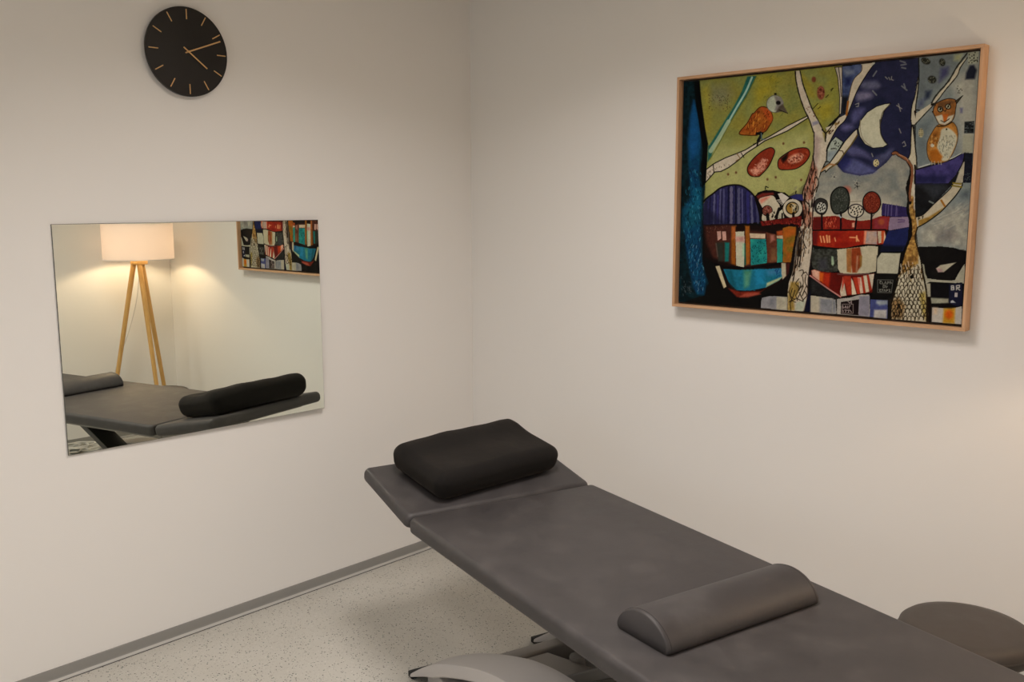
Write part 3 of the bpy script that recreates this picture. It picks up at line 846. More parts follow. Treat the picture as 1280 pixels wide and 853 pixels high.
    P('B3 612,245 640,240 668,438 642,442', (142, 44, 24), soft=.3); P('B3 638,235 680,232 708,425 668,436', (178, 168, 140), soft=.3); P('B3 678,230 702,228 742,405 712,420', (142, 44, 24), soft=.3); P('B3 702,222 768,215 742,400', (178, 168, 144), soft=.3)
    S('B3 340,215 500,222 700,215', 2.0, (90, 66, 60), sm=1, alpha=.8); S('B3 10,232 100,300 220,385 380,490', 1.7, (170, 116, 104), sm=1); S('B3 380,490 560,462 740,440', 1.2, INK)
    P('B3 20,260 120,330 350,500 200,500 20,440', (34, 34, 32), soft=2, nz=.3)
    # black text tiles
    P('B3 765,225 1043,218 1000,300 960,470 740,455', (20, 19, 16), nz=.2)
    S('B3 808,285 990,290 970,440 808,435', .7, (92, 92, 84), closed=True)
    for s in ('B3 830,300 850,300 832,322 850,335', 'B3 862,310 865,335 880,335', 'B3 890,335 900,305 912,338', 'B3 925,338 925,308 945,312 935,325', 'B3 955,335 958,305 975,330', 'B3 875,350 872,380 895,375 893,350 876,352', 'B3 905,350 912,380 925,360', 'B3 825,400 845,398 830,420 848,425', 'B3 855,400 875,400', 'B3 865,400 862,425', 'B3 882,425 890,398 902,425', 'B3 912,425 914,400 930,408 918,415', 'B3 938,400 955,402 942,425 960,425'):
        S(s, .75, (120, 120, 108))
    # bottom row
    P('B3 15,472 130,490 310,520 325,685 12,660', (150, 148, 134), nz=.06); P('B3 130,500 310,525 320,680 130,670', (116, 120, 122), soft=2); P('B3 200,560 290,560 290,620 210,620', (90, 92, 98), soft=2.5)
    P('B3 330,510 480,495 600,462 710,462 722,720 330,690', (150, 146, 134), nz=.06); P('B3 375,545 590,515 585,705 375,688', (24, 16, 16)); P('B3 592,480 715,475 708,718 585,708', (118, 116, 122), soft=.8, nz=.08)
    S('B3 392,572 520,572 520,680 388,678', .7, (130, 118, 110), closed=True)
    for s in ('B3 400,590 400,620 415,610', 'B3 425,620 430,590 445,620', 'B3 455,592 455,620', 'B3 470,620 475,590 490,592', 'B3 400,640 405,665', 'B3 420,640 440,640 430,665', 'B3 450,645 470,640 465,668', 'B3 480,640 500,665', 'B3 455,535 480,560 500,535', 'B3 500,540 500,570'):
        S(s, .8, (150, 136, 128))
    P('B3 725,515 930,530 925,745 715,722', (62, 68, 108), nz=.1); P('B3 800,530 925,530 925,575 830,590 790,560', (132, 140, 140), soft=1.5); P('B3 768,640 918,640 915,742 762,735', (158, 156, 148), soft=1.2)
    P('B3 930,500 1000,480 975,745 925,745', (22, 20, 18), soft=.6)
    P('B2 192,630 205,585 300,565 500,578 500,735 190,705', (124, 124, 122), nz=.07); P('B2 375,572 500,580 498,735 375,722', (154, 150, 128), soft=.8); P('B2 290,590 345,590 350,680 290,680', (98, 100, 104), soft=2.5, alpha=.6)
    P('B2 775,560 880,575 1043,600 1043,780 770,755', (156, 150, 128), nz=.05); P('B2 885,590 1043,605 1043,780 885,765', (116, 118, 118), soft=2)
    P('B2 745,560 775,500 775,755 705,750', (16, 16, 34), soft=1)
    # --- right birch
    P('T4 235,340 250,345 232,540 212,700 218,840 M4 205,100 190,180 200,350 222,620 215,853 N4 300,0 305,300 320,420 400,480 330,520 305,640 340,760 B4 370,20 400,200 440,400 445,692 15,655 30,450 100,200 120,0 N4 160,853 190,750 250,600 250,450 218,350 225,200 250,0 M4 165,853 160,640 125,560 150,480 160,250 165,150 155,0 T4 165,700 200,560', (170, 164, 138), nz=.06)
    P('N4 255,150 300,160 310,400 400,440 330,530 300,640 345,800 B4 340,0 250,60 110,150 120,20 N4 190,750 255,590 255,460 225,330', (122, 88, 42), soft=1.2, nz=.25, c2=(150, 120, 60), st=(2, 5))
    P('N4 282,20 305,30 305,330 285,300', (170, 166, 150), soft=.6)
    S('T4 245,120 250,340 234,540 212,700 215,830', 1.6, (26, 28, 26), sm=1, jit=.5); S('T4 240,345 205,560 165,700 155,853 M4 165,150 158,260 150,480 125,555', 1.2, INK, sm=1, jit=.5)
    S('M4 180,170 200,350 225,620 215,853 N4 305,100 308,300 312,400', 1.6, INK, sm=1, jit=.5); S('M4 205,0 215,40', 3, (30, 18, 12)); S('M4 160,180 180,160 215,150', 1.6, INK)
    S('N4 225,0 222,200 215,320 245,450 250,600 200,740 160,853 B4 110,120', 3.4, (18, 14, 12), sm=1, jit=.5); S('M4 205,640 205,853', 2.2, INK, jit=.5)
    S('N4 330,520 302,640 330,760 B4 385,20 430,260 440,400', 1.8, (30, 22, 14), sm=1, jit=.6)
    P('T4 825,110 800,150 740,240 700,340 560,510 470,630 330,770 265,853 M4 200,160 165,150 165,0 T4 215,853 215,780 400,660 460,560 600,400 700,230 810,125', (172, 166, 142), nz=.05)
    S('T4 820,70 700,230 600,400 460,560 400,660', 2.0, (40, 42, 36), sm=1, jit=.5); S('T4 825,120 740,240 700,340 560,510 470,630 330,780 M4 200,160', 1.3, (34, 32, 26), sm=1, jit=.5)
    S('T4 220,740 255,745', 1.4, INK); S('T4 400,680 440,670', 2.4, INK)
    S('M3 800,405 830,395 880,430 960,480 1010,560 1015,640 N4 215,40 225,130 240,230', 4.6, INK, sm=1, jit=.4)
    S('M3 800,402 835,398 880,428 965,485 1018,565 1022,680 N4 240,110 245,200', 3.0, (118, 76, 48), sm=1, jit=.5)
    S('M3 870,415 950,455 975,490', 1.0, (160, 120, 90), sm=1)
    # black pool and boat on the right
    P('M4 215,853 205,700 420,800 740,720 790,490 885,500 870,853 N4 855,0 760,0 520,250 400,370 310,410 305,0', (28, 29, 30), nz=.25, c2=(20, 20, 20))
    P('N4 330,20 640,10 690,60 520,200 400,60', (52, 56, 60), soft=4, alpha=.7, nz=.2); S('N4 470,215 520,240', 2, (140, 150, 140), alpha=.7)
    P('M4 215,692 400,640 560,600 740,510 792,500 765,610 700,740 600,853 218,853', (50, 46, 88), nz=.12, c2=(62, 56, 100)); P('M4 215,760 600,760 560,853 215,853', (34, 34, 66), soft=3)
    S('M4 225,688 400,640 560,600 660,560 750,505', 1.6, INK, sm=1); S('M4 250,665 380,625', 1.2, (170, 172, 160)); S('M4 560,590 660,550 750,500', 1.0, (176, 180, 168))
    S('M4 790,500 770,610 700,740', 1.4, INK, sm=1)
    P('M4 775,610 800,590 775,853 680,853 720,740', (156, 150, 128), soft=.5)
    P('M4 800,498 885,500 875,853 770,853', (24, 26, 36), nz=.3); scatter('M4 790,740 870,740 870,850 780,850', 20, [(80, 88, 84)], .7, .8)
    P('N4 312,400 400,370 520,250 640,140 720,60 760,0 855,0 850,45 780,150 680,260 590,350 440,460 330,525', (168, 160, 134), nz=.05)
    P('N4 340,440 460,400 640,290 590,350 440,462 345,515', (132, 104, 44), soft=1, nz=.2); S('N4 312,400 400,368 520,250 640,140 720,60 750,5', 1.2, INK, sm=1); S('N4 330,522 440,462 590,352 680,262 780,150 850,45 858,0', 1.5, INK, sm=1)
    S('N4 610,205 650,270', 2.6, (138, 92, 24)); S('N4 740,30 850,48', 1.8, (110, 96, 20)); S('N4 750,0 840,10', 2, (120, 104, 30))
    scatter('N4 330,400 400,380 400,420 330,440', 8, [(40, 34, 24)], 1, 1.5)
    # dotted patches right
    for cx, cy, rx, ry, rot in ((330, 158, 58, 38, .4), (525, 175, 36, 46, -.3), (405, 380, 52, 45, .4)):
        E('T4', cx, cy, rx, ry, (38, 40, 34), rot=rot, soft=.8, nz=.3)
        for k in range(14):
            E('T4', cx + rr.uniform(-rx, rx) * .75, cy + rr.uniform(-ry, ry) * .75, 5, 6, (96, 98, 80))
    P('T4 510,250 600,230 590,320 490,410', (58, 58, 92), soft=3, alpha=.85); P('T4 330,520 400,510 370,600 320,620', (36, 44, 62), soft=2.5, alpha=.9); P('T4 240,640 320,600 300,700 240,720', (66, 72, 100), soft=3, alpha=.6)
    P('T4 680,90 760,75 730,150 670,150', (150, 154, 110), soft=3); P('T4 855,215 900,210 935,270 910,375 800,380 810,300', (30, 33, 44), soft=1.5)
    P('T4 830,55 960,40 950,190 830,200', (146, 150, 128), soft=1); scatter('T4 835,70 950,55 945,180 840,190', 20, [INK], 1.3, .4, alpha=1)
    for x, y in ((710, 460), (705, 490), (725, 515), (745, 495), (760, 510), (715, 540), (735, 540)):
        E('T4', x, y, 7, 8, (60, 58, 48))
    P('T4 735,720 770,720 765,780 740,780', (96, 96, 120), soft=1.5)
    P('M4 790,125 905,118 900,265 785,262', (36, 40, 40), nz=.3, soft=.6); scatter('M4 795,130 900,130 895,255 795,255', 34, [(96, 104, 100), (12, 14, 16)], .7, 2.4, .1, .15)
    P('M4 772,280 890,270 882,490 765,490', (148, 148, 126), soft=1.2, nz=.05)
    E('M4', 275, 255, 30, 55, (158, 150, 112), soft=1)
    for k in range(12):
        E('M4', 258 + 16 * (k % 3), 215 + 22 * (k // 3), 5, 6, INK)
    # --- owl
    P('M4 470,165 560,150 640,125 700,200 710,330 665,470 610,565 560,600 510,612 400,605 352,520 348,380 400,260', (150, 104, 44), sm=1, line=1.0, lc=(70, 50, 26), nz=.2)
    P('M4 520,215 600,200 690,280 695,370 640,500 600,575 545,592 505,560 465,430 500,300', (170, 168, 142), sm=1, soft=1, nz=.06)
    P('M4 370,470 470,450 530,540 500,605 400,600', (150, 90, 22), soft=1.5); P('M4 410,250 480,230 470,350 420,400', (134, 84, 30), soft=1.5); E('M4', 410, 405, 22, 22, (168, 164, 140), soft=.5)
    scatter('M4 510,280 690,290 680,400 600,560 520,540 480,430', 60, [(70, 84, 84), (96, 92, 76), (60, 62, 56)], .6, 1.8, 1.5, .4, .8)
    scatter('M4 370,330 480,240 500,300 450,440 380,440', 22, [(80, 54, 22), (184, 150, 80)], .8, 2, 1.5, .5)
    P('T4 430,700 470,655 560,615 640,610 690,640 680,760 670,820 M4 640,115 560,168 490,150 440,60 410,0 T4 415,770', (134, 88, 40), sm=1, line=1.1, lc=(40, 30, 20), nz=.2)
    P('M4 445,60 520,40 560,90 600,60 665,40 640,110 560,162 490,148', (172, 168, 144), soft=.8)
    P('T4 470,660 640,620 680,650 560,720 480,700', (96, 66, 36), soft=1.5)
    P('T4 530,790 600,790 M4 575,120 550,135 540,110', (160, 86, 26), soft=.6)
    P('T4 680,640 770,572 700,665', (60, 56, 40), line=.8); P('T4 415,660 450,650 450,700', (40, 34, 26))
    for x, y in ((502, 735), (595, 703)):
        E('T4', x, y, 30, 30, (150, 150, 120), line=1.3, lc=(26, 24, 20)); E('T4', x, y, 12, 14, (14, 12, 10))
    S('T4 480,700 560,760 620,660', 1.0, (30, 22, 16)); S('M4 510,110 550,130 610,90', 1.1, (40, 28, 18)); E('M4', 577, 215, 10, 12, INK); S('M4 470,180 560,172 640,130', 1.4, (50, 36, 20), sm=1)
    for x in (400, 435, 480, 510):
        S('M4 %d,595 %d,632' % (x, x + 4), 1.0, (150, 140, 110))
    # --- birch foot scales and its surroundings
    P('B4 385,0 890,0 880,240 480,215 430,240 410,120', (152, 150, 128), nz=.06)
    P('N4 330,752 600,748 760,765 905,812 900,853 B4 885,10 860,50 810,130 770,205 600,200 445,178 400,60 390,0 N4 345,830', (20, 18, 16), nz=.25)
    P('B4 552,60 600,22 790,-10 740,25 640,105 575,105', (158, 154, 130), soft=.5); P('B4 552,60 600,60 640,100 575,105', (156, 128, 122), soft=1)
    S('B4 400,20 425,170 480,205', 1.8, (140, 138, 116), sm=1)
    P('B4 425,235 482,238 485,395 450,395', (150, 146, 124), soft=.4)
    P('B4 486,232 600,245 862,228 862,500 800,512 700,470 690,412 488,400', (16, 15, 16), nz=.3); P('B4 705,250 858,235 860,500 790,515 700,465', (24, 26, 44), soft=.6)
    P('B4 480,405 695,418 698,470 480,478', (140, 140, 118), soft=1)
    for s in ('B4 730,270 730,315 760,312 758,292 732,290 758,288 755,268 730,268', 'B4 790,315 790,265 825,262 825,288 792,290 830,318'):
        S(s, 1.3, (166, 164, 152))
    P('B4 768,350 802,348 804,398 770,398', (156, 150, 146)); P('B4 722,445 745,435 782,468 720,468', (156, 160, 158), soft=.4)
    P('B4 480,478 700,475 800,512 858,495 850,530 640,530 500,512', (16, 14, 12)); P('B4 445,395 485,395 500,500 490,700 440,690', (22, 15, 10), soft=.5)
    P('B4 505,520 640,530 720,540 855,510 850,722 495,692', (164, 160, 146), nz=.05); P('B4 640,532 775,530 765,712 630,705', (170, 128, 30), soft=1.5); E('B4', 702, 605, 46, 52, (184, 84, 8), soft=2); P('B4 520,520 570,525 560,600 520,600', (180, 160, 130), soft=2)
    S('B4 500,515 495,692', 1, (60, 56, 50))
    # scales on the trunk foot
    P('B4 20,440 110,400 190,500 150,650 15,650', (120, 88, 44), soft=2, nz=.3, alpha=.75); P('B4 350,360 430,330 442,690 390,600', (150, 130, 50), soft=2, alpha=.75, nz=.2)
    r2_ = random.Random(3)
    yy = 30
    row = 0
    while yy < 650:
        l = 118 - yy * .15; rr_ = 375 + yy * .11
        if yy > 300: l = 72 - (yy - 300) * .16
        n_ = max(3, int((rr_ - l) / 46))
        for k in range(n_ + 1):
            x = l + (rr_ - l) * (k + (.5 if row % 2 else 0) + r2_.uniform(-.15, .15)) / n_
            if x < l or x > rr_: continue
            w_ = 20 + r2_.uniform(-4, 6); hh = 34 + r2_.uniform(-6, 14)
            a_ = r2_.uniform(-6, 6)
            S('B4 %d,%d %d,%d %d,%d %d,%d %d,%d' % (x - w_, yy + hh, x - w_ * .8 + a_, yy + 6, x + a_, yy - 6, x + w_ * .8 + a_, yy + 8, x + w_, yy + hh), 1.0, (44, 34, 20), sm=1, jit=.8)
        yy += 46 + r2_.uniform(-4, 4); row += 1
    scatter('B4 130,0 370,0 400,200 330,200 120,150', 40, [(60, 42, 20), (180, 170, 146), (120, 90, 40)], .9, 5, 1.55, .3)
    E('B4', 262, 160, 24, 22, (14, 12, 10)); scatter('B4 30,560 120,480 160,600 60,650', 14, [(20, 16, 12)], 1.8, 2)
    S('B4 380,60 430,300 440,420 442,690', 2.0, (34, 24, 14), sm=1, jit=.6); S('B4 105,180 60,330 20,480 12,650', 2.2, (26, 20, 14), sm=1, jit=.6)
    # overall brush grain
    g_ = .97 + .06 * vnoise(X, Y, 1.3, 40)
    g2 = .97 + .06 * vnoise(X * .9, Y * .7, 4.5, 41)
    return np.clip(col * (g_ * g2)[:, None], 0, 255)

ART_GAIN = 1.24
def build_painting():
    e = empty('framed_painting', (PX0, 0, PZ0))
    tag(e, 'oak framed painting of birch trees, bird, crescent moon and owl on the right wall', 'painting')
    W, H = PX1 - PX0, PZ1 - PZ0
    t, dpt = .0105, .045
    for k, (x0, x1, z0, z1, m) in enumerate(((0, W, 0, t, M_frame_h), (0, W, H - t, H, M_frame_h), (0, t, t, H - t, M_frame_v), (W - t, W, t, H - t, M_frame_v))):
        b = bmesh.new(); box(b, x0, x1, -dpt, -.002, z0, z1, .0007, 1)
        obj('frame_side', b, m, e, angle=25)
    b = bmesh.new(); box(b, t, W - t, -.016, -.006, t, H - t)
    obj('backing_board', b, M_gap, e, smooth=False)
    # stretched canvas, painted per vertex
    a, c = .0070, .0070
    x0, x1, z0, z1 = t + a, W - t - a, t + c, H - t - c
    yf = -.026
    nu, nv = 760, 610
    xs, zs = np.meshgrid(np.linspace(x0, x1, nu), np.linspace(z0, z1, nv))
    co = np.stack([xs.ravel(), np.full(nu * nv, yf), zs.ravel()], 1)
    i = np.arange(nu * nv).reshape(nv, nu)
    q = np.stack([i[:-1, :-1], i[:-1, 1:], i[1:, 1:], i[1:, :-1]], -1).reshape(-1, 4)
    # sides of the canvas
    base = len(co)
    cor = np.array([[x0, -.0165, z0], [x1, -.0165, z0], [x1, -.0165, z1], [x0, -.0165, z1], [x0, yf, z0], [x1, yf, z0], [x1, yf, z1], [x0, yf, z1]])
    co = np.vstack([co, cor])
    sd = [[base + k, base + (k + 1) % 4, base + 4 + (k + 1) % 4, base + 4 + k] for k in range(4)]
    me = D.meshes.new('canvas')
    me.from_pydata(co.tolist(), [], q.tolist() + sd)
    cols = paint_artwork(nu, nv)
    cc = lin(cols)
    cc = cc * .97 + cc.mean(1)[:, None] * .03
    lc = np.minimum(cc ** 1.08 * ART_GAIN * np.array([1, 1.01, 1.10]), .85)
    lc = np.vstack([lc, np.full((8, 3), .03)])
    at = me.color_attributes.new('paint', 'FLOAT_COLOR', 'POINT')
    at.data.foreach_set('color', np.hstack([lc, np.ones((len(lc), 1))]).ravel().astype(np.float32))
    m = mat('oil_paint_on_canvas', (.5, .5, .5), .4, spec=.04)
    N, L, b = nodes(m)
    v = N.new('ShaderNodeVertexColor'); v.layer_name = 'paint'
    L.new(v.outputs['Color'], b.inputs['Base Color'])
    n = noise(m, 260, 3)
    bump(m, n.outputs['Fac'], .12, .0008)
    me.materials.append(m)
    link(D.objects.new('canvas', me), e)
build_painting()
#PAINT-END

# ------------------------------------------------------------------ treatment table
HX, HY, HZ, HA, TW, HL, HP, TT = .924, -1.196, .594, .2828, .716, .387, .186, .052
def slab(x0, x1, y0, y1, z0, z1, r, rc, seg=5, crown=0):
    """upholstered slab: rounded corners in plan (rc), rounded edges (r)"""
    g = bmesh.new()
    n = 6
    out = []
    for cx, cy, a0 in ((x1 - rc, y1 - rc, 0), (x0 + rc, y1 - rc, 90), (x0 + rc, y0 + rc, 180), (x1 - rc, y0 + rc, 270)):
        for k in range(n + 1):
            a = math.radians(a0 + 90 * k / n)
            out.append((cx, cy, math.cos(a), math.sin(a)))
    rings = []
    prof = []
    for k in range(seg + 1):
        a = PI / 2 * k / seg
        prof.append((r * (1 - math.sin(a)), z0 + r * (1 - math.cos(a))))
    for k in range(seg + 1):
        a = PI / 2 * k / seg
        prof.append((r * (1 - math.cos(a)), z1 - r * (1 - math.sin(a))))
    for ins, z in prof:
        rr = rc - ins
        rings.append([g.verts.new((cx + c * rr, cy + s * rr, z)) for cx, cy, c, s in out])
    m = len(out)
    for A, B in zip(rings, rings[1:]):
        for i in range(m):
            g.faces.new((A[i], A[(i + 1) % m], B[(i + 1) % m], B[i]))
    g.faces.new(rings[0]); g.faces.new(rings[-1])
    return g

table = empty('treatment_table', (HX, HY, 0), (0, 0, -HA))
tag(table, 'height adjustable treatment couch in grey leatherette with raised head section', 'treatment table')
XE = 1.72
def build_table():
    r = .016
    b = slab(.003, XE, 0, TW, HZ - TT, HZ, r, .024)
    main = obj('body_cushion', b, M_leather, table, angle=60)
    b = bmesh.new()
    rs = .0007
    k = .020
    pts = [(.003 + .012, k, HZ - .0012), (XE - .1, k, HZ - .0002)]
    tube(b, [(x, .0125, HZ - .0022 + rs) for x in np.linspace(.05, XE - .05, 30)], rs, 6)
    obj('seam', b, M_seam, main)
    b = slab(-HL, -.003, 0, TW, -TT, 0, .021, .026)
    head = obj('head_cushion', b, M_leather, table, angle=60)
    head.location = (0, 0, HZ)
    head.rotation_euler = (0, HP, 0)
    # head rest support plate and side bars under the cushion
    b = bmesh.new()
    box(b, -.262, -.02, .03, TW - .022, -TT - .014, -TT - .0005, .002, 2)
    o = obj('head_plate', b, M_steel, table); o.location = head.location; o.rotation_euler = head.rotation_euler
    # frame under the body cushion
    b = bmesh.new()
    z1 = HZ - TT - .0005
    for y in (.09, TW - .13):
        box(b, .05, XE - .06, y, y + .04, z1 - .035, z1, .004, 2)
    for x in (.05, .55, 1.1, XE - .1):
        box(b, x, x + .04, .131, TW - .131, z1 - .032, z1, .004, 2)
    obj('top_frame', b, M_steel, table)
    b = bmesh.new()
    b.free()
    for y in (.16, TW - .19):
        b = bmesh.new()
        tube(b, [(.10, y, z1 - .05), (-.02, y, z1 - .045), (-.07, y, HZ - TT - .015)], .012, 10)
        obj('head_hinge', b, M_dark, table)
    # lifting arms: slope down towards the head end
    def arm(y0, y1, A, B, th, name):
        A, B = Vector((A[0], 0, A[1])), Vector((B[0], 0, B[1]))
        d = B - A; L_ = d.length; ang = math.atan2(-d.z, d.x)
        b = bmesh.new()
        mt = Matrix.Translation(A) @ Matrix.Rotation(ang, 4, 'Y')
        box(b, 0, L_, y0, y1, -th / 2, th / 2, .006, 2, mat=mt)
        o = obj(name, b, [M_dark, M_arm_lit_side], table)
        me = o.data
        for p in me.polygons:
            if p.normal.y < -.7:
                p.material_index = 1  # side of the arm painted lighter, as if cool light fell on it
        return o
    arm(.30, .42, (1.02, .505), (.385, .118), .032, 'lifting_arm')
    arm(.31, .41, (1.655, .505), (1.10, .118), .032, 'lifting_arm')
    # arched plastic covers over the base on both sides
    def fender(y0, y1, nm, m):
        ctl = [(-.075, .022), (.02, .085), (.12, .142), (.23, .19), (.34, .232), (.47, .272), (.62, .298), (.80, .303), (.96, .278), (1.08, .238), (1.19, .17), (1.27, .09), (1.31, .022)]
        c = catmull([(x, 0, z) for x, z in ctl], 6)
        g = bmesh.new()
        rows = []
        th = .042
        for i, p in enumerate(c):
            d = (c[min(i + 1, len(c) - 1)] - c[max(i - 1, 0)]).normalized()
            nn = Vector((-d.z, 0, d.x))
            if nn.z < 0: nn = -nn
            t_ = th * (.28 + .72 * min(1, i / 10.))
            w0, w1 = y0, y1
            pr = [(w0 + .004, -t_), (w0, -t_ * .9), (w0, -.008), (w0 + .004, -.002), (w0 + .012, 0), ((w0 + w1) / 2, .006), (w1 - .03, 0), (w1 - .008, -.008), (w1, -.022 * min(1, t_ / th)), (w1, -t_ * .9), (w1 - .004, -t_)]
            rows.append([g.verts.new(Vector((p.x, yy, p.z)) + nn * hh) for yy, hh in pr])
        for A, B in zip(rows, rows[1:]):
            for i in range(len(A)):
                j = (i + 1) % len(A)
                g.faces.new((A[i], A[j], B[j], B[i]))
        g.faces.new(rows[0]); g.faces.new(rows[-1])
        f = obj(nm, g, m, table, angle=40)
        for xa, xb in ((-.100, -.072), (1.308, 1.334)):  # low black strip just past each end of the cover
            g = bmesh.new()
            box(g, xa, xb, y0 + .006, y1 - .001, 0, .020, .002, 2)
            obj('black_end_strip', g, M_darker, f)
        # inner wheel housing under the arch
        return f
    fender(.03, .20, 'base_cover', M_silver)
    fender(TW - .20, TW - .03, 'base_cover', M_silver)
    for y in (.06, TW - .15):
        b = bmesh.new()
        box(b, .0, 1.2, y, y + .09, .012, .075, .006, 2)
        obj('base_rail', b, M_silver, table)
    for x in (.085, 1.12):
        b = bmesh.new()
        box(b, x, x + .055, .15, TW - .151, .012, .098, .008, 3)
        obj('cross_beam', b, M_steel, table)
    # flat flared base plate
    g = bmesh.new()
    pl = [(.165, .20), (.165, .425), (.50, .565), (.95, .565), (.95, .20)]
    lo = [g.verts.new((x, y, .088)) for x, y in pl]; hi = [g.verts.new((x, y, .10)) for x, y in pl]
    g.faces.new(lo); g.faces.new(hi)
    for i in range(5):
        g.faces.new((lo[i], lo[(i + 1) % 5], hi[(i + 1) % 5], hi[i]))
    bmesh.ops.bevel(g, geom=g.edges[:], offset=.002, segments=2, affect='EDGES')
    obj('base_plate', g, M_steel, table)
    for x in (.25, 1.0):
        b = bmesh.new()
        lathe(b, [(0, .03), (.022, .03), (.026, .04), (.026, .104), (.023, .111), (0, .113)], 28, mat=Matrix.Translation((x, .485, 0)))
        obj('wheel_cap', b, M_steel, table)
    for x in (.112, 1.145):
        for y in (.56, .17):
            b = bmesh.new()
            lathe(b, [(0, 0), (.026, 0), (.028, .004), (.02, .016), (0, .016)], 20, mat=Matrix.Translation((x, y, 0)))
            obj('levelling_foot', b, M_darker, table)
    b = bmesh.new()
    box(b, .005, .075, .535, .60, .001, .014, .003, 2)
    o = obj('pedal_bracket', b, M_silver, table)
build_table()

# ------------------------------------------------------------------ half round bolster on the table
Mtab = Matrix.Translation((HX, HY, 0)) @ Matrix.Rotation(-HA, 4, 'Z')
def build_bolster():
    R, H, L_ = .090, .070, .502
    g = bmesh.new()
    prof = []
    n = 22
    # D section: flat base with small rounded lower edges
    prof.append((-R + .008, 0))
    prof.append((-R + .001, .003))
    for k in range(n + 1):
        a = PI - PI * k / n
        s = abs(math.sin(a)) ** 1.2
        prof.append((R * math.cos(a) , .010 + (H - .010) * s))
    prof.append((R - .001, .003))
    prof.append((R - .008, 0))
    rows = []
    ys = [(0, .90), (.002, .955), (.006, .988), (.012, 1), (L_ / 2, 1.0), (L_ - .012, 1), (L_ - .006, .988), (L_ - .002, .955), (L_, .90)]
    for y, s in ys:
        rows.append([g.verts.new((x * (1 - (1 - s) * .6), y, H * .35 + (z - H * .35) * s if z > .001 else z)) for x, z in prof])
    for A, B in zip(rows, rows[1:]):
        for i in range(len(A)):
            j = (i + 1) % len(A)
            g.faces.new((A[i], A[j], B[j], B[i]))
    g.faces.new(rows[0]); g.faces.new(rows[-1])
    e = empty('half_round_bolster')
    e.matrix_world = Mtab @ Matrix.Translation((1.051, .107, HZ + .0005)) @ Matrix.Rotation(math.radians(2.5), 4, 'Z')
    tag(e, 'grey leatherette half round bolster lying across the treatment couch', 'bolster')
    o = obj('padding', g, M_leather, e, angle=60)
    for y in (.011, L_ - .011):
        b = bmesh.new()
        tube(b, [(x * 1.002, y, z * 1.002) for x, z in prof[2:-2]], .0007, 6)
        obj('seam', b, M_seam, e)
build_bolster()

# ------------------------------------------------------------------ contoured black pillow on the head section
def rounded_box(hx, hy, hz, r, n):
    """rounded box with an even grid of faces"""
    g = bmesh.new()
    cache = {}
    def vert(q):
        k = tuple(round(c, 6) for c in q)
        if k not in cache:
            p = Vector((q[0] * hx, q[1] * hy, q[2] * hz))
            i = Vector((max(-(hx - r), min(hx - r, p.x)), max(-(hy - r), min(hy - r, p.y)), max(-(hz - r), min(hz - r, p.z))))
            d = p - i
            if d.length > 1e-9:
                d = d.normalized() * r
            cache[k] = g.verts.new(i + d)
        return cache[k]
    def ticks(h):
        a = [-1 + (r / h) * (1 - math.cos(PI / 2 * k / 8)) * 1.0 for k in range(8)]
        a = [-1 + (r / h) * k / 8 for k in range(8)]
        m = np.linspace(-1 + r / h, 1 - r / h, n).tolist()
        return a + m + [-c for c in reversed(a)]
    T_ = [ticks(hx), ticks(hy), ticks(hz)]
    for ax in range(3):
        b_, c_ = (ax + 1) % 3, (ax + 2) % 3
        for sgn in (-1, 1):
            for i in range(len(T_[b_]) - 1):
                for j in range(len(T_[c_]) - 1):
                    vs = []
                    for bi, ci in ((i, j), (i + 1, j), (i + 1, j + 1), (i, j + 1)):
                        q = [0, 0, 0]
                        q[ax], q[b_], q[c_] = sgn, T_[b_][bi], T_[c_][ci]
                        vs.append(vert(q))
                    if len(set(vs)) >= 3:
                        try:
                            g.faces.new(vs)
                        except ValueError:
                            pass
    return g

def build_pillow():
    W, Dp = .54, .315
    base = .10
    g = rounded_box(Dp / 2, W / 2, base / 2, .040, 16)
    for v in g.verts:
        x, y, z = v.co
        z += base / 2
        s_ = .5 - x / Dp                      # 0 foot side .. 1 head side
        prof = .103 + .012 * math.exp(-((s_ - .82) / .15) ** 2) - .003 * math.exp(-((s_ - .50) / .17) ** 2) + .002 * math.exp(-((s_ - .15) / .12) ** 2)
        yy = y / (W / 2)
        prof -= .010 * max(0, abs(yy) - .2) ** 2
        k = z / base
        z = k * prof
        # foam body pulls in slightly towards the underside
        pinch = 1 - .045 * (1 - k) ** 2
        wob = .0018 * math.sin(yy * 6 + s_ * 3) + .0012 * math.sin(yy * 13 - s_ * 9)
        v.co = Vector((x * pinch, y * pinch + wob * .4, max(0, z + wob * k)))
    o = obj('contour_pillow', g, M_pillow, angle=0)
    head = Mtab @ Matrix.Translation((0, 0, HZ)) @ Matrix.Rotation(HP, 4, 'Y')
    o.matrix_world = head @ Matrix.Translation((-.224, .366, .001)) @ Matrix.Rotation(math.radians(PROT), 4, 'Z')
    tag(o, 'black contoured foam pillow on the raised head section of the couch', 'pillow')
PROT = 9
build_pillow()

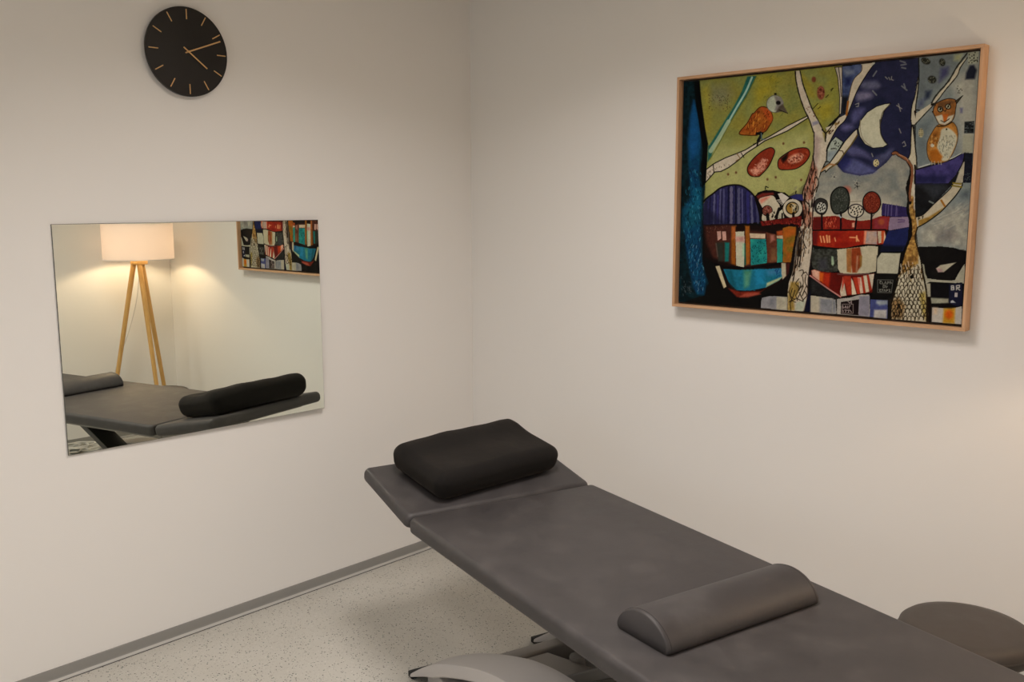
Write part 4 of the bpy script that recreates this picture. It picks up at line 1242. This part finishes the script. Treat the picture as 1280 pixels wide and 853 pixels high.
# ------------------------------------------------------------------ stool
def build_stool():
    e = empty('round_stool', (2.390, -.500, 0))
    tag(e, 'round brown-grey padded stool standing between the couch and the right wall', 'stool')
    zt, R = .466, .170
    b = bmesh.new()
    lathe(b, [(0, zt - .062), (R - .03, zt - .062), (R - .008, zt - .058), (R, zt - .045), (R + .001, zt - .028), (R - .003, zt - .014), (R - .014, zt - .005), (R - .04, zt), (0, zt + .004)], 72)
    obj('seat', b, M_leather_stool, e, angle=60)
    b = bmesh.new()
    tube(b, [((R + .0005) * math.cos(a), (R + .0005) * math.sin(a), zt - .03) for a in np.linspace(0, 2 * PI, 60, endpoint=False)], .0025, 6, closed=True)
    obj('piping', b, M_leather_stool, e)
    b = bmesh.new()
    lathe(b, [(0, .10), (.024, .10), (.024, .28), (.014, .281), (.014, zt - .07), (.05, zt - .068), (.05, zt - .0625), (0, zt - .0625)], 28)
    obj('gas_lift', b, M_chrome, e)
    for k in range(5):
        a = 2 * PI * k / 5 + .3
        b = bmesh.new()
        box(b, .015, .215, -.016, .016, .075, .105, .006, 3, mat=Matrix.Rotation(a, 4, 'Z'))
        leg = obj('leg', b, M_chrome, e)
        b = bmesh.new()
        c, s = math.cos(a), math.sin(a)
        for q in (-.011, .011):
            lathe(b, [(0, -.008), (.024, -.008), (.027, 0), (.024, .008), (0, .008)], 20, mat=Matrix.Rotation(a, 4, 'Z') @ Matrix.Translation((.2, q, .027)) @ Matrix.Rotation(PI / 2, 4, 'X'))
        lathe(b, [(0, .03), (.006, .03), (.006, .076), (0, .076)], 12, mat=Matrix.Translation((.2 * c, .2 * s, 0)))
        obj('castor', b, M_darker, leg)
build_stool()

# ------------------------------------------------------------------ tripod floor lamp in the far corner (seen in the mirror)
LX, LY = 2.922, -.358
LAMP_W = 450
def build_lamp():
    e = empty('tripod_floor_lamp', (LX, LY, 0))
    tag(e, 'lit floor lamp with white drum shade on three wooden legs, seen in the mirror', 'floor lamp')
    R, z0, z1 = .220, 1.243, 1.478
    b = bmesh.new()
    lathe(b, [(R, z0), (R, z1), (R - .002, z1), (R - .002, z0), (R, z0)], 96)
    sh = obj('lamp_shade', b, M_shade, e, angle=60)
    for z in (z0 + .001, z1 - .001):
        b = bmesh.new()
        tube(b, [((R - .001) * math.cos(a), (R - .001) * math.sin(a), z) for a in np.linspace(0, 2 * PI, 72, endpoint=False)], .0028, 6, closed=True)
        obj('rim', b, M_white, sh)
    b = bmesh.new()
    zs = z0 + .022
    for k in range(3):
        a = 2 * PI * k / 3 + .5
        tube(b, [(.02 * math.cos(a), .02 * math.sin(a), zs), ((R - .003) * math.cos(a), (R - .003) * math.sin(a), zs)], .0018, 6)
    obj('shade_ring', b, M_white, e)
    b = bmesh.new()
    lathe(b, [(0, 1.209), (.052, 1.209), (.054, 1.212), (.054, 1.230), (.052, 1.233), (0, 1.233)], 40)
    obj('wooden_hub', b, M_legwood, e)
    b = bmesh.new()
    lathe(b, [(0, 1.233), (.019, 1.233), (.019, 1.30), (.016, 1.305), (0, 1.305)], 24)
    obj('socket', b, M_white, e)
    b = bmesh.new()
    lathe(b, [(.008, 1.305), (.010, 1.325), (.015, 1.338), (.018, 1.352), (.016, 1.364), (.010, 1.371), (0, 1.374)], 28)
    o = obj('bulb', b, emis('lamp_bulb_glow', (1.0, .74, .48), LAMP_W), e)
    d = Vector((.911, .411, 0)); rt = Vector((-.411, .911, 0))
    for top, foot in ((-rt * .034, -rt * .272), (rt * .002 - d * .03, rt * .095 - d * .235), (rt * .016 + d * .03, rt * .145 + d * .18)):
        b = bmesh.new()
        A = Vector((top.x, top.y, 1.212)); B = Vector((foot.x, foot.y, .001))
        tube(b, [B, B + (A - B) * .5, A], .0115, 14, r2=.0165)
        obj('leg', b, M_legwood, e)
    b = bmesh.new()
    L0 = -rt * .272
    tube(b, [(0, 0, 1.21), (-.006, -.010, 1.12), tuple(-rt * .035 + Vector((0, 0, .95))), tuple(-rt * .10 + Vector((0, 0, .74))), tuple(-rt * .175 + Vector((0, 0, .56))), tuple(-rt * .195 + Vector((0, 0, .45))),
             tuple(-rt * .21 + Vector((0, 0, .30))), tuple(-rt * .235 + Vector((0, 0, .12))), tuple(-rt * .27 - d * .03 + Vector((0, 0, .01))), tuple(-rt * .34 - d * .02 + Vector((0, 0, .004)))], .0026, 8, sub=5)
    obj('power_cord', b, M_cord, e)
build_lamp()

# loops of flex lying on the floor by the back wall, with a plug (seen low in the mirror)
def build_cable():
    e = empty('cable_bundle', (3.06, -.80, 0))
    tag(e, 'loose loops of pale cable on the floor in the mirror corner', 'cable')
    rnd = random.Random(5)
    b = bmesh.new()
    for k in range(5):
        pts = []
        R1, R2 = .09 + .03 * rnd.random(), .055 + .03 * rnd.random()
        ox, oy, ph = rnd.uniform(-.04, .04), rnd.uniform(-.06, .10), rnd.uniform(0, 3)
        for i in range(14):
            a = 2 * PI * i / 14
            x, y = R1 * math.cos(a) + rnd.uniform(-.012, .012), R2 * math.sin(a) + rnd.uniform(-.012, .012)
            pts.append((ox + x * math.cos(ph) - y * math.sin(ph), oy + x * math.sin(ph) + y * math.cos(ph), .006 + .009 * k + .006 * rnd.random()))
        tube(b, pts, .0048, 8, closed=True, sub=4)
    obj('flex', b, M_cord, e)
    b = bmesh.new()
    box(b, -.05, .06, -.02, .03, .0005, .034, .008, 3, mat=Matrix.Rotation(.6, 4, 'Z'))
    obj('adapter', b, M_plug, e)
build_cable()

# ------------------------------------------------------------------ light
PANEL_A, PANEL_B, PANEL_SPREAD, DIFF = 18, 24, 146, 3.6
for px_, py_, pw_, lab_ in ((1.50, -1.30, PANEL_A, 'square recessed ceiling light near the room corner with the painting'),
                           (2.10, -3.00, PANEL_B, 'square recessed ceiling light in the rear half of the room')):
    ceiling_panel(px_, py_, .31, .31, (1.0, .85, .68), DIFF, lab_)
    al = D.lights.new('ceiling_light_lamp', 'AREA')
    al.shape = 'SQUARE'
    al.size = .56
    al.energy = pw_
    al.color = (1.0, .925, .885)
    al.spread = math.radians(PANEL_SPREAD)
    ao = D.objects.new('ceiling_light_lamp', al)
    ao.location = (px_, py_, RZ - .014)
    C.objects.link(ao)

w = D.worlds.new('world')
bpy.context.scene.world = w
w.use_nodes = True
w.node_tree.nodes['Background'].inputs[0].default_value = (.6, .7, 1, 1)
w.node_tree.nodes['Background'].inputs[1].default_value = .2

# ------------------------------------------------------------------ camera
cam = D.cameras.new('camera')
cam.sensor_width = 36
cam.lens = 1165.9 / 1280 * 36
cam.clip_start = .05
co = D.objects.new('camera', cam)
C.objects.link(co)
yaw, pit, rol = math.radians(43.32), math.radians(8.415), math.radians(-.139)
fwd = Vector((-math.sin(yaw) * math.cos(pit), math.cos(yaw) * math.cos(pit), -math.sin(pit)))
r = Vector((math.cos(yaw), math.sin(yaw), 0)); u = r.cross(fwd)
r2 = r * math.cos(rol) + u * math.sin(rol); u2 = -r * math.sin(rol) + u * math.cos(rol)
m = Matrix((r2, u2, -fwd)).transposed().to_4x4()
m.translation = CAM
co.matrix_world = m
sc = bpy.context.scene
sc.camera = co
sc.view_settings.view_transform = 'Standard'
sc.view_settings.look = 'None'
sc.view_settings.gamma = 1
sc.view_settings.use_curve_mapping = False
sc.view_settings.exposure = 0
sc.cycles.max_bounces = 10
sc.cycles.diffuse_bounces = 6
sc.cycles.sample_clamp_indirect = 4
sc.cycles.use_denoising = True
